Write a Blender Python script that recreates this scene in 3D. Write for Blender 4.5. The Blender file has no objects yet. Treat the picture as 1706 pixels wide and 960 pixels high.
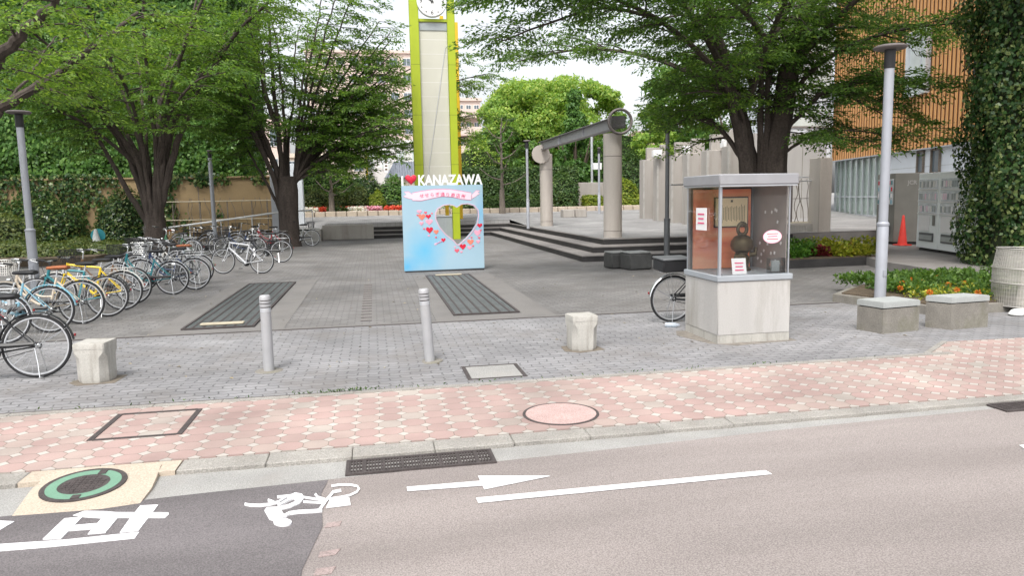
import bpy, math, random
import numpy as np
from mathutils import Vector, Matrix
random.seed(7)
RNG = np.random.default_rng(11)
R = math.radians
SC = bpy.context.scene
COL = SC.collection

# ------------------------------------------------------------------ camera
EYE = 1.83
FPX, PITCH, ROLL, YAW = 1230.0, math.atan(150/1230.0), R(1.11), R(10.5)
_f0 = Vector((math.sin(YAW), math.cos(YAW), 0)); _r0 = Vector((math.cos(YAW), -math.sin(YAW), 0))
FW = _f0*math.cos(PITCH) + Vector((0, 0, -math.sin(PITCH)))
_u0 = _r0.cross(FW)
RT = _r0*math.cos(ROLL) - _u0*math.sin(ROLL)
UP = RT.cross(FW)
cam = bpy.data.objects.new('camera', bpy.data.cameras.new('camera'))
COL.objects.link(cam)
M3 = Matrix((RT, UP, -FW)).transposed()
cam.matrix_world = Matrix.Translation((0, 0, EYE)) @ M3.to_4x4()
cam.data.sensor_width = 36; cam.data.lens = 36*FPX/1706
cam.data.clip_start = 0.05; cam.data.clip_end = 3000
SC.camera = cam

# ------------------------------------------------------------------ light
SUN_EL, SUN_AZ = R(58), R(205)      # azimuth clockwise from +Y
W = bpy.data.worlds.new('World'); SC.world = W; W.use_nodes = True
nt = W.node_tree; nt.nodes.clear()
wo = nt.nodes.new('ShaderNodeOutputWorld'); bg = nt.nodes.new('ShaderNodeBackground')
sky = nt.nodes.new('ShaderNodeTexSky'); sky.sky_type = 'NISHITA'; sky.sun_disc = False
sky.sun_elevation = SUN_EL; sky.sun_rotation = SUN_AZ
sky.air_density = 1.0; sky.dust_density = 4.0; sky.ozone_density = 1.0
hs = nt.nodes.new('ShaderNodeHueSaturation'); hs.inputs['Saturation'].default_value = 0.22; hs.inputs['Value'].default_value = 1.0
tc = nt.nodes.new('ShaderNodeTexCoord'); mp = nt.nodes.new('ShaderNodeMapping'); mp.inputs['Scale'].default_value = (1, 1, 2.5)
nz = nt.nodes.new('ShaderNodeTexNoise'); nz.inputs['Scale'].default_value = 2.2; nz.inputs['Detail'].default_value = 6
cr = nt.nodes.new('ShaderNodeMapRange'); cr.inputs[1].default_value = 0.3; cr.inputs[2].default_value = 0.7; cr.inputs[3].default_value = 1.0; cr.inputs[4].default_value = 1.5
mu = nt.nodes.new('ShaderNodeVectorMath'); mu.operation = 'SCALE'
L = nt.links.new
L(sky.outputs[0], hs.inputs['Color']); L(tc.outputs['Generated'], mp.inputs[0]); L(mp.outputs[0], nz.inputs['Vector'])
L(nz.outputs['Fac'], cr.inputs[0]); L(hs.outputs[0], mu.inputs[0]); L(cr.outputs[0], mu.inputs['Scale'])
L(mu.outputs[0], bg.inputs['Color']); bg.inputs['Strength'].default_value = 0.15
L(bg.outputs[0], wo.inputs['Surface'])
sl = bpy.data.lights.new('sun', 'SUN'); sl.energy = 1.5; sl.angle = R(14); sl.color = (1, .96, .9)
so = bpy.data.objects.new('sun', sl); COL.objects.link(so)
so.rotation_euler = Vector((-math.sin(SUN_AZ)*math.cos(SUN_EL), -math.cos(SUN_AZ)*math.cos(SUN_EL), -math.sin(SUN_EL))).to_track_quat('-Z', 'Y').to_euler()
SC.view_settings.view_transform = 'Standard'; SC.view_settings.look = 'None'
SC.view_settings.exposure = 0.62; SC.view_settings.gamma = 1; SC.view_settings.use_curve_mapping = False
SC.cycles.max_bounces = 7; SC.cycles.transparent_max_bounces = 8; SC.cycles.use_denoising = True

# ------------------------------------------------------------------ pixel -> place helpers (only used to read off real positions)
def ray(u, v): return FW + RT*((u-853)/FPX) - UP*((v-480)/FPX)
def G(u, v, z=0.0):
    d = ray(u, v); return Vector((0, 0, EYE)) + d*((z-EYE)/d.z)
def PY(u, v, y):
    d = ray(u, v); return Vector((0, 0, EYE)) + d*(y/d.y)

# ------------------------------------------------------------------ materials
MATS = {}
def nodes(name):
    m = bpy.data.materials.new(name); m.use_nodes = True; t = m.node_tree
    return m, t, t.nodes['Principled BSDF'], t.nodes['Material Output']
def mat(name, col, rough=.6, metal=0, var=.12, scale=6, bump=.0, bscale=60, fine=0.0, spec=.4, streak=False, alpha=None, trans=0, stretch=None, stain=None, stain_amt=.5, stain_scale=1.5):
    """a surface with uneven colour: broad noise + fine speckle + bump"""
    m, t, b, o = nodes(name); n, l = t.nodes.new, t.links.new
    tc = n('ShaderNodeTexCoord'); mp = n('ShaderNodeMapping'); l(tc.outputs['Object'], mp.inputs[0])
    if streak: mp.inputs['Scale'].default_value = (1, 1, .15)
    if stretch: mp.inputs['Scale'].default_value = stretch
    nz = n('ShaderNodeTexNoise'); nz.inputs['Scale'].default_value = scale; nz.inputs['Detail'].default_value = 5; l(mp.outputs[0], nz.inputs['Vector'])
    r = n('ShaderNodeMapRange'); r.inputs[1].default_value = .25; r.inputs[2].default_value = .75; r.inputs[3].default_value = 1-var; r.inputs[4].default_value = 1+var
    l(nz.outputs['Fac'], r.inputs[0]); last = r.outputs[0]
    if fine:
        f = n('ShaderNodeTexNoise'); f.inputs['Scale'].default_value = bscale; f.inputs['Detail'].default_value = 3; l(tc.outputs['Object'], f.inputs['Vector'])
        fr = n('ShaderNodeMapRange'); fr.inputs[1].default_value = .3; fr.inputs[2].default_value = .7; fr.inputs[3].default_value = 1-fine; fr.inputs[4].default_value = 1+fine
        l(f.outputs['Fac'], fr.inputs[0]); mm = n('ShaderNodeMath'); mm.operation = 'MULTIPLY'; l(last, mm.inputs[0]); l(fr.outputs[0], mm.inputs[1]); last = mm.outputs[0]
    sc = n('ShaderNodeVectorMath'); sc.operation = 'SCALE'; sc.inputs[0].default_value = col[:3]; l(last, sc.inputs['Scale'])
    cout = sc.outputs[0]
    if stain:
        s = n('ShaderNodeTexNoise'); s.inputs['Scale'].default_value = stain_scale; s.inputs['Detail'].default_value = 7; s.inputs['Roughness'].default_value = .65; l(mp.outputs[0], s.inputs['Vector'])
        sr = n('ShaderNodeMapRange'); sr.inputs[1].default_value = .5; sr.inputs[2].default_value = .72; sr.inputs[4].default_value = stain_amt; l(s.outputs['Fac'], sr.inputs[0])
        mx = n('ShaderNodeMix'); mx.data_type = 'RGBA'; l(sr.outputs[0], mx.inputs[0]); l(cout, mx.inputs[6]); mx.inputs[7].default_value = (*stain, 1); cout = mx.outputs[2]
    l(cout, b.inputs['Base Color'])
    b.inputs['Roughness'].default_value = rough; b.inputs['Metallic'].default_value = metal; b.inputs['Specular IOR Level'].default_value = spec
    if bump:
        bt = n('ShaderNodeTexNoise'); bt.inputs['Scale'].default_value = bscale; bt.inputs['Detail'].default_value = 4; l(tc.outputs['Object'], bt.inputs['Vector'])
        bp = n('ShaderNodeBump'); bp.inputs['Strength'].default_value = bump; bp.inputs['Distance'].default_value = .01; l(bt.outputs['Fac'], bp.inputs['Height']); l(bp.outputs[0], b.inputs['Normal'])
    if trans: b.inputs['Transmission Weight'].default_value = trans
    if alpha is not None: b.inputs['Alpha'].default_value = alpha
    MATS[name] = m; return m
def leafmat(name, c1, c2, c3, transl=.35, rough=.45):
    m, t, b, o = nodes(name); n, l = t.nodes.new, t.links.new
    g = n('ShaderNodeNewGeometry'); rp = n('ShaderNodeValToRGB')
    e = rp.color_ramp.elements; e[0].color = (*c1, 1); e[0].position = .1; e[1].color = (*c3, 1); e[1].position = .95
    k = e.new(.55); k.color = (*c2, 1)
    l(g.outputs['Random Per Island'], rp.inputs[0]); l(rp.outputs[0], b.inputs['Base Color'])
    b.inputs['Roughness'].default_value = rough; b.inputs['Specular IOR Level'].default_value = .3
    tr = n('ShaderNodeBsdfTranslucent'); hv = n('ShaderNodeMix'); hv.data_type = 'RGBA'; hv.blend_type = 'MULTIPLY'; hv.inputs[0].default_value = 1
    l(rp.outputs[0], hv.inputs[6]); hv.inputs[7].default_value = (1.5, 1.5, .7, 1); l(hv.outputs[2], tr.inputs[0])
    ms = n('ShaderNodeMixShader'); ms.inputs[0].default_value = transl; l(b.outputs[0], ms.inputs[1]); l(tr.outputs[0], ms.inputs[2]); l(ms.outputs[0], o.inputs[0])
    MATS[name] = m; return m
def glassmat(name, tint=(.9, .95, .95), alpha=.12, rough=.03):
    m, t, b, o = nodes(name); n, l = t.nodes.new, t.links.new
    tp = n('ShaderNodeBsdfTransparent'); tp.inputs[0].default_value = (*tint, 1); gl = n('ShaderNodeBsdfGlossy'); gl.inputs['Roughness'].default_value = rough
    ms = n('ShaderNodeMixShader'); lw = n('ShaderNodeLayerWeight'); lw.inputs[0].default_value = .25
    mr = n('ShaderNodeMapRange'); mr.inputs[3].default_value = alpha*.5; mr.inputs[4].default_value = min(1, alpha+.5); l(lw.outputs['Fresnel'], mr.inputs[0])
    l(mr.outputs[0], ms.inputs[0]); l(tp.outputs[0], ms.inputs[1]); l(gl.outputs[0], ms.inputs[2]); l(ms.outputs[0], o.inputs[0])
    MATS[name] = m; return m

def M_(t, op, a, b=None, c=None):
    n = t.nodes.new('ShaderNodeMath'); n.operation = op
    for i, x in enumerate((a, b, c)):
        if x is None: continue
        if isinstance(x, (int, float)): n.inputs[i].default_value = x
        else: t.links.new(x, n.inputs[i])
    return n.outputs[0]
def pink_pavers():
    m, t, b, o = nodes('pink_pavers'); n, l = t.nodes.new, t.links.new
    A = .191
    tc = n('ShaderNodeTexCoord'); sx = n('ShaderNodeSeparateXYZ'); l(tc.outputs['Object'], sx.inputs[0])
    wob = n('ShaderNodeTexNoise'); wob.inputs['Scale'].default_value = 1.3; l(tc.outputs['Object'], wob.inputs['Vector'])
    x = M_(t, 'ADD', sx.outputs[0], M_(t, 'MULTIPLY', wob.outputs['Fac'], .04)); y = M_(t, 'ADD', sx.outputs[1], M_(t, 'MULTIPLY', wob.outputs['Fac'], .03))
    fx = M_(t, 'PINGPONG', x, A/2); fy = M_(t, 'PINGPONG', y, A/2); DD = .052
    d = M_(t, 'DIVIDE', M_(t, 'ADD', fx, fy), DD)
    dia = M_(t, 'LESS_THAN', d, .95)
    gr1 = M_(t, 'LESS_THAN', M_(t, 'ABSOLUTE', M_(t, 'SUBTRACT', d, 1.0)), .09)
    gz = M_(t, 'LESS_THAN', M_(t, 'MINIMUM', fx, fy), .0032)
    gz = M_(t, 'MULTIPLY', gz, M_(t, 'GREATER_THAN', d, 1.0))
    gr = M_(t, 'MAXIMUM', gr1, gz)
    cell = M_(t, 'FLOOR', M_(t, 'DIVIDE', x, A)); row = M_(t, 'FLOOR', M_(t, 'DIVIDE', y, A))
    cb = n('ShaderNodeCombineXYZ'); l(cell, cb.inputs[0]); l(row, cb.inputs[1])
    wn = n('ShaderNodeTexWhiteNoise'); wn.noise_dimensions = '2D'; l(cb.outputs[0], wn.inputs['Vector'])
    rp = n('ShaderNodeValToRGB'); e = rp.color_ramp.elements
    e[0].position = 0; e[0].color = (.355, .268, .240, 1); e[1].position = 1; e[1].color = (.35, .315, .28, 1)
    for p, c in ((.35, (.375, .265, .24)), (.66, (.335, .24, .217)), (.8, (.38, .30, .265))):
        q = e.new(p); q.color = (*c, 1)
    l(wn.outputs['Value'], rp.inputs[0])
    m1 = n('ShaderNodeMix'); m1.data_type = 'RGBA'; l(dia, m1.inputs[0]); l(rp.outputs[0], m1.inputs[6]); m1.inputs[7].default_value = (.43, .395, .36, 1)
    fn = n('ShaderNodeTexNoise'); fn.inputs['Scale'].default_value = 160; fn.inputs['Detail'].default_value = 3; l(tc.outputs['Object'], fn.inputs['Vector'])
    bn = n('ShaderNodeTexNoise'); bn.inputs['Scale'].default_value = 1.1; bn.inputs['Detail'].default_value = 6; l(tc.outputs['Object'], bn.inputs['Vector'])
    s = M_(t, 'MULTIPLY', M_(t, 'ADD', M_(t, 'MULTIPLY', fn.outputs['Fac'], .35), .82), M_(t, 'ADD', M_(t, 'MULTIPLY', bn.outputs['Fac'], 1.1), .45))
    vs = n('ShaderNodeVectorMath'); vs.operation = 'SCALE'; l(m1.outputs[2], vs.inputs[0]); l(s, vs.inputs['Scale'])
    m2 = n('ShaderNodeMix'); m2.data_type = 'RGBA'; l(M_(t, 'MULTIPLY', gr, .75), m2.inputs[0]); l(vs.outputs[0], m2.inputs[6]); m2.inputs[7].default_value = (.16, .135, .11, 1)
    l(m2.outputs[2], b.inputs['Base Color']); b.inputs['Roughness'].default_value = .85
    bp = n('ShaderNodeBump'); bp.inputs['Distance'].default_value = .006; bp.inputs['Strength'].default_value = .6
    l(M_(t, 'SUBTRACT', M_(t, 'MULTIPLY', fn.outputs['Fac'], .3), gr), bp.inputs['Height']); l(bp.outputs[0], b.inputs['Normal'])
    MATS['pink_pavers'] = m
def grey_pavers(name, c1, c2, mortar, stain):
    m, t, b, o = nodes(name); n, l = t.nodes.new, t.links.new
    tc = n('ShaderNodeTexCoord'); br = n('ShaderNodeTexBrick')
    # interlocking blocks: zigzag the coordinates a little
    sx = n('ShaderNodeSeparateXYZ'); l(tc.outputs['Object'], sx.inputs[0])
    zx = M_(t, 'ADD', sx.outputs[0], M_(t, 'MULTIPLY', M_(t, 'PINGPONG', sx.outputs[1], .05), .35))
    zy = M_(t, 'ADD', sx.outputs[1], M_(t, 'MULTIPLY', M_(t, 'PINGPONG', sx.outputs[0], .055), .45))
    cb = n('ShaderNodeCombineXYZ'); l(zx, cb.inputs[0]); l(zy, cb.inputs[1])
    l(cb.outputs[0], br.inputs['Vector']); br.inputs['Scale'].default_value = 1
    br.inputs['Brick Width'].default_value = .22; br.inputs['Row Height'].default_value = .11; br.inputs['Mortar Size'].default_value = .007; br.inputs['Mortar Smooth'].default_value = .3
    br.inputs['Color1'].default_value = (*c1, 1); br.inputs['Color2'].default_value = (*c2, 1); br.inputs['Mortar'].default_value = (*mortar, 1)
    fn = n('ShaderNodeTexNoise'); fn.inputs['Scale'].default_value = 120; fn.inputs['Detail'].default_value = 3; l(tc.outputs['Object'], fn.inputs['Vector'])
    bn = n('ShaderNodeTexNoise'); bn.inputs['Scale'].default_value = .55; bn.inputs['Detail'].default_value = 8; bn.inputs['Roughness'].default_value = .62; l(tc.outputs['Object'], bn.inputs['Vector'])
    s = M_(t, 'MULTIPLY', M_(t, 'ADD', M_(t, 'MULTIPLY', fn.outputs['Fac'], .4), .8), M_(t, 'ADD', M_(t, 'MULTIPLY', bn.outputs['Fac'], 1.5), .25))
    vs = n('ShaderNodeVectorMath'); vs.operation = 'SCALE'; l(br.outputs['Color'], vs.inputs[0]); l(s, vs.inputs['Scale'])
    st = n('ShaderNodeTexNoise'); st.inputs['Scale'].default_value = .9; st.inputs['Detail'].default_value = 9; st.inputs['Roughness'].default_value = .7; l(tc.outputs['Object'], st.inputs['Vector'])
    sr = n('ShaderNodeMapRange'); sr.inputs[1].default_value = .48; sr.inputs[2].default_value = .72; sr.inputs[4].default_value = .75; l(st.outputs['Fac'], sr.inputs[0])
    mx = n('ShaderNodeMix'); mx.data_type = 'RGBA'; l(sr.outputs[0], mx.inputs[0]); l(vs.outputs[0], mx.inputs[6]); mx.inputs[7].default_value = (*stain, 1)
    l(mx.outputs[2], b.inputs['Base Color']); b.inputs['Roughness'].default_value = .8
    bp = n('ShaderNodeBump'); bp.inputs['Distance'].default_value = .008; bp.inputs['Strength'].default_value = .7
    l(M_(t, 'SUBTRACT', M_(t, 'MULTIPLY', fn.outputs['Fac'], .3), br.outputs['Fac']), bp.inputs['Height']); l(bp.outputs[0], b.inputs['Normal'])
    MATS[name] = m
pink_pavers()
grey_pavers('front_pavers', (.272, .268, .272), (.215, .212, .217), (.11, .11, .112), (.165, .15, .137))
grey_pavers('shaded_pavers', (.195, .187, .182), (.155, .149, .145), (.085, .083, .08), (.115, .105, .095))  # same blocks as the forecourt, tree shade put into the darker colour
grey_pavers('upper_pavers', (.30, .295, .29), (.26, .255, .25), (.17, .17, .17), (.21, .205, .2))
mat('asphalt', (.268, .236, .222), .9, var=.24, scale=1.1, fine=.36, bscale=120, bump=.5, stretch=(.22, 1, 1), stain=(.19, .165, .155), stain_amt=.5, stain_scale=1.0)
mat('dark_asphalt', (.140, .128, .130), .9, var=.28, scale=1.6, fine=.36, bscale=120, stretch=(.25, 1, 1), bump=.4)
mat('red_paint', (.45, .16, .14), .8, var=.3, scale=14)
mat('road_paint', (.80, .80, .81), .7, var=.06, scale=9, fine=.1, bscale=150, stain=(.42, .40, .39), stain_amt=.55, stain_scale=22)
mat('concrete', (.42, .405, .38), .85, var=.12, scale=2.5, fine=.15, bscale=90, bump=.3, stain=(.26, .24, .21), stain_amt=.5, stain_scale=2)
mat('kerb_stone', (.30, .285, .26), .9, var=.2, scale=2.5, fine=.3, bscale=110, bump=.5, stain=(.25, .23, .2), stain_amt=.6, stain_scale=3)
mat('gutter_concrete', (.31, .305, .29), .9, var=.15, scale=1.8, fine=.25, bscale=110, bump=.5, stain=(.28, .26, .24), stain_amt=.6, stain_scale=2)
mat('cream_concrete', (.47, .40, .32), .9, var=.1, scale=2.5, fine=.2, bscale=80, bump=.5, stain=(.42, .34, .27), stain_amt=.5, stain_scale=5)
mat('white_concrete', (.45, .435, .415), .8, var=.1, scale=2.5, fine=.1, bscale=100, bump=.3, streak=True, stain=(.22, .20, .16), stain_amt=.85, stain_scale=2.2)
mat('stump_concrete', (.43, .415, .38), .85, var=.12, scale=4, fine=.12, bscale=100, bump=.3, streak=True, stain=(.2, .18, .15), stain_amt=.75, stain_scale=6)
mat('grime_shade_pale', (.20, .18, .155), .9, var=.3, scale=6, fine=.2, bscale=90)
mat('grime_shade', (.17, .145, .115), .9, var=.25, scale=8)
mat('pier_concrete', (.385, .36, .33), .9, var=.1, scale=1.5, fine=.08, bscale=40, bump=.2, streak=True, stain=(.24, .205, .18), stain_amt=.8, stain_scale=1.8)
mat('column_concrete', (.44, .40, .36), .85, var=.1, scale=2.5, fine=.1, bscale=60, bump=.2, streak=True, stain=(.29, .25, .22), stain_amt=.5, stain_scale=1.6)
mat('mossy_concrete', (.22, .205, .18), .9, var=.2, scale=4, fine=.2, bscale=80, bump=.4, stain=(.12, .12, .07), stain_amt=.7, stain_scale=3)
mat('slab_top', (.36, .375, .365), .75, var=.1, scale=4, fine=.12, bscale=90, bump=.2)
mat('dark_stone', (.035, .033, .033), .7, var=.3, scale=3, fine=.2, bscale=60, bump=.3)
mat('step_top', (.22, .205, .195), .8, var=.18, scale=2, fine=.15, bscale=70, bump=.3)
mat('strip_concrete', (.185, .176, .168), .85, var=.2, scale=1.2, fine=.15, bscale=90, bump=.3, stain=(.12, .11, .1), stain_amt=.6, stain_scale=1.2)
mat('bench_stone', (.06, .06, .058), .6, var=.25, scale=5, fine=.2, bscale=70)
mat('bench_top', (.24, .245, .24), .45, var=.15, scale=5)
mat('tan_render', (.27, .195, .105), .9, var=.12, scale=1.2, fine=.08, bscale=30, bump=.2, stain=(.2, .15, .09), stain_amt=.6, stain_scale=.8)
mat('steel_grey', (.36, .375, .41), .5, .2, var=.06, scale=4, stain=(.33, .33, .34), stain_amt=.4, stain_scale=5)
mat('bollard_steel', (.40, .40, .41), .5, .2, var=.07, scale=6, stain=(.36, .35, .34), stain_amt=.4, stain_scale=9)
mat('dark_post', (.14, .145, .15), .5, .3, var=.1, scale=6)
mat('lamp_head', (.16, .14, .135), .6, .2, var=.1, scale=12)
mat('panel_brown', (.32, .28, .26), .5, var=.1)
mat('alu', (.62, .64, .67), .35, .6, var=.05, scale=6)
mat('beam_web', (.30, .305, .32), .6, .1, var=.1)
mat('beam_flange', (.20, .195, .20), .6, .1, var=.1)  # same steel as the web, its underside shade put into the colour
mat('alu_frame', (.42, .44, .47), .4, .5, var=.06, scale=6)
mat('kiosk_roof', (.33, .33, .345), .5, .2, var=.06, scale=5, stain=(.25, .25, .25), stain_amt=.4, stain_scale=4)
mat('counter_grey', (.34, .365, .39), .55, .1, var=.08, scale=5)
mat('iron', (.085, .072, .07), .7, .3, var=.25, scale=10, fine=.3, bscale=120, bump=.4)
mat('grate_iron', (.17, .185, .185), .6, .3, var=.2, scale=3, fine=.2, bscale=60)
mat('pit_shade', (.045, .045, .045), .9, var=.1)  # near-black plate colour, stands for the shade below the bars
mat('green_ring', (.155, .29, .205), .7, var=.1, scale=12, fine=.1, bscale=120)
mat('pink_cover', (.46, .33, .305), .85, var=.12, scale=5, fine=.3, bscale=150, bump=.5)
mat('weed', (.1, .16, .04), .9)
mat('bark', (.066, .052, .044), .95, var=.35, scale=7, bump=.8, bscale=22, fine=.25, stretch=(1, 1, .25))
mat('bark_grey', (.17, .145, .12), .95, var=.3, scale=7, bump=.8, bscale=22, fine=.2, stretch=(1, 1, .25))
mat('bark_brown', (.12, .09, .07), .95, var=.3, scale=7, bump=.7, bscale=20, stretch=(1, 1, .25))
mat('soil', (.10, .075, .05), 1, var=.3, scale=5, fine=.4, bscale=50, bump=.7)
mat('hedge_core', (.018, .03, .01), 1, var=.3, scale=5)
mat('ivy_core', (.03, .04, .018), 1, var=.4, scale=2.5)
leafmat('zelkova_dark', (.055, .115, .026), (.085, .165, .036), (.15, .25, .055), .45)
leafmat('zelkova_mid', (.07, .14, .03), (.105, .20, .042), (.18, .29, .06), .48)
leafmat('zelkova_light', (.085, .165, .025), (.13, .23, .035), (.22, .33, .055), .4)
leafmat('ivy_green', (.05, .12, .025), (.08, .18, .035), (.15, .27, .06), .3, .35)
leafmat('ivy_dark', (.018, .05, .014), (.036, .085, .02), (.17, .21, .07), .2, .3)
leafmat('bright_crown', (.18, .31, .06), (.27, .42, .09), (.42, .50, .12), .45)
leafmat('mid_crown', (.06, .14, .03), (.10, .21, .04), (.17, .28, .06), .35)
leafmat('conifer', (.055, .13, .03), (.085, .19, .04), (.14, .26, .06), .3)
leafmat('hedge_green', (.035, .08, .02), (.06, .12, .03), (.12, .18, .05), .25)
leafmat('hedge_lime', (.12, .18, .02), (.2, .27, .03), (.33, .36, .05), .35)
leafmat('shrub_olive', (.05, .08, .02), (.085, .12, .03), (.15, .17, .05), .3)
leafmat('bed_lime', (.16, .22, .02), (.3, .32, .04), (.42, .38, .05), .3)
leafmat('bed_green', (.05, .14, .02), (.09, .21, .03), (.15, .28, .05), .3)
leafmat('bed_red', (.10, .015, .02), (.14, .02, .025), (.2, .03, .03), .2)
leafmat('dry_leaf', (.12, .09, .05), (.3, .25, .16), (.42, .36, .25), .1)
leafmat('petal_orange', (.50, .12, .02), (.62, .19, .03), (.7, .3, .05), .2)
leafmat('petal_red', (.55, .06, .04), (.7, .09, .05), (.78, .2, .1), .2)
leafmat('petal_white', (.7, .68, .68), (.8, .78, .78), (.85, .83, .84), .2)
leafmat('petal_pink', (.65, .28, .4), (.75, .36, .48), (.8, .5, .58), .2)
mat('tower_green', (.37, .45, .02), .45, var=.04, scale=2)
mat('seam_dark', (.16, .19, .02), .6)  # dark lines drawn for the seams of the tower posts
mat('tower_yellow', (.70, .45, .02), .45, var=.05, scale=2)
mat('tower_panel', (.55, .54, .46), .5, var=.05, scale=1.2)
mat('white_plastic', (.78, .78, .77), .45, var=.03)
mat('black_plastic', (.025, .025, .027), .45, var=.15)
mat('grey_box', (.33, .36, .37), .5, var=.06)
mat('orange_wood', (.58, .30, .11), .6, var=.16, scale=3, stretch=(6, 6, .3))
mat('gap_shade', (.13, .055, .022), .8, var=.1)  # wall behind the slats, coloured dark for the shade in their gaps
mat('facade_white', (.62, .66, .70), .6, var=.05, scale=1.5)
mat('facade_grey', (.36, .35, .335), .85, var=.1, scale=1.2, streak=True, bump=.15, bscale=30)
mat('curtain', (.74, .80, .73), .8, var=.12, scale=2, stretch=(8, 8, .1))
mat('window_dark', (.12, .15, .17), .12, var=.15, scale=.8, spec=.6)
mat('window_pale', (.55, .60, .58), .2, var=.15, scale=1.2, spec=.6)
mat('pink_facade', (.66, .53, .47), .85, var=.06, scale=.6)
mat('cream_facade', (.68, .58, .48), .85, var=.06, scale=.6)
mat('white_facade', (.72, .70, .68), .8, var=.05, scale=.6)
mat('roof_tile', (.20, .22, .26), .6, var=.15, scale=3)
mat('roof_red', (.32, .22, .2), .7, var=.15, scale=3)
mat('vend_white', (.84, .87, .87), .4, var=.04, scale=3)
mat('vend_grey', (.20, .195, .175), .55, var=.08, scale=3)
mat('vend_glass', (.62, .65, .68), .12, var=.25, scale=6, spec=.6)
mat('cone_red', (.72, .05, .035), .45, var=.08, scale=8)
mat('mesh_wire', (.36, .345, .32), .5, .3, var=.1)
mat('bin_liner', (.50, .48, .44), .6, var=.25, scale=5, alpha=.45)
mat('sandbag', (.68, .68, .66), .8, var=.12, scale=8, bump=.4, bscale=30)
mat('white_cone', (.66, .62, .54), .6, var=.12, scale=6)
mat('bronze', (.085, .065, .035), .35, .7, var=.25, scale=10)
mat('card_white', (.80, .78, .78), .5, var=.03)
mat('paper_cream', (.85, .68, .42), .7, var=.06, scale=6)
mat('ink', (.12, .09, .06), .7)
mat('pink_ink', (.72, .10, .22), .5)
mat('heart_red', (.62, .02, .05), .25, var=.12, scale=5)
mat('heart_mid', (.72, .12, .17), .3, var=.2, scale=8)
mat('heart_pink', (.80, .36, .47), .35, var=.12, scale=8)
mat('heart_orange', (.78, .22, .15), .3, var=.2, scale=8)
mat('ribbon', (.82, .62, .70), .5, var=.06, scale=6)
mat('ribbon_line', (.66, .16, .32), .5)
mat('heart_rim', (.60, .44, .54), .4, var=.05)
mat('tyre', (.022, .022, .024), .75, var=.2, scale=20)
mat('chrome', (.68, .69, .70), .25, .85, var=.06)
mat('rim_alu', (.60, .61, .63), .35, .7, var=.05)
mat('saddle_black', (.02, .02, .022), .5, var=.15)
mat('saddle_brown', (.30, .10, .04), .5, var=.15)
mat('rail_white', (.78, .79, .80), .4, .1, var=.03)
mat('bamboo', (.45, .40, .30), .7, var=.15)
mat('rubber_dark', (.03, .03, .03), .8)
mat('reflector', (.30, .015, .02), .3)
mat('pet_bottle', (.75, .82, .9), .1, var=.05, trans=.6)
for nm, c in dict(teal=(.03, .20, .23), lightblue=(.22, .42, .52), black=(.02, .021, .024), silver=(.55, .56, .58), white=(.72, .70, .66), yellow=(.80, .56, .02), cream=(.62, .53, .42), navy=(.03, .05, .12), red=(.42, .04, .05), grey=(.22, .23, .25), brown=(.2, .11, .06), green=(.05, .16, .09)).items():
    mat('paint_'+nm, c, .3, .15 if nm in ('silver', 'grey') else 0, var=.06, scale=8, spec=.5)
glassmat('kiosk_glass', (.975, .985, .985), .05)
glassmat('clear_acrylic', (.94, .96, .97), .08)
glassmat('shop_glass', (.93, .97, .95), .10)

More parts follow.
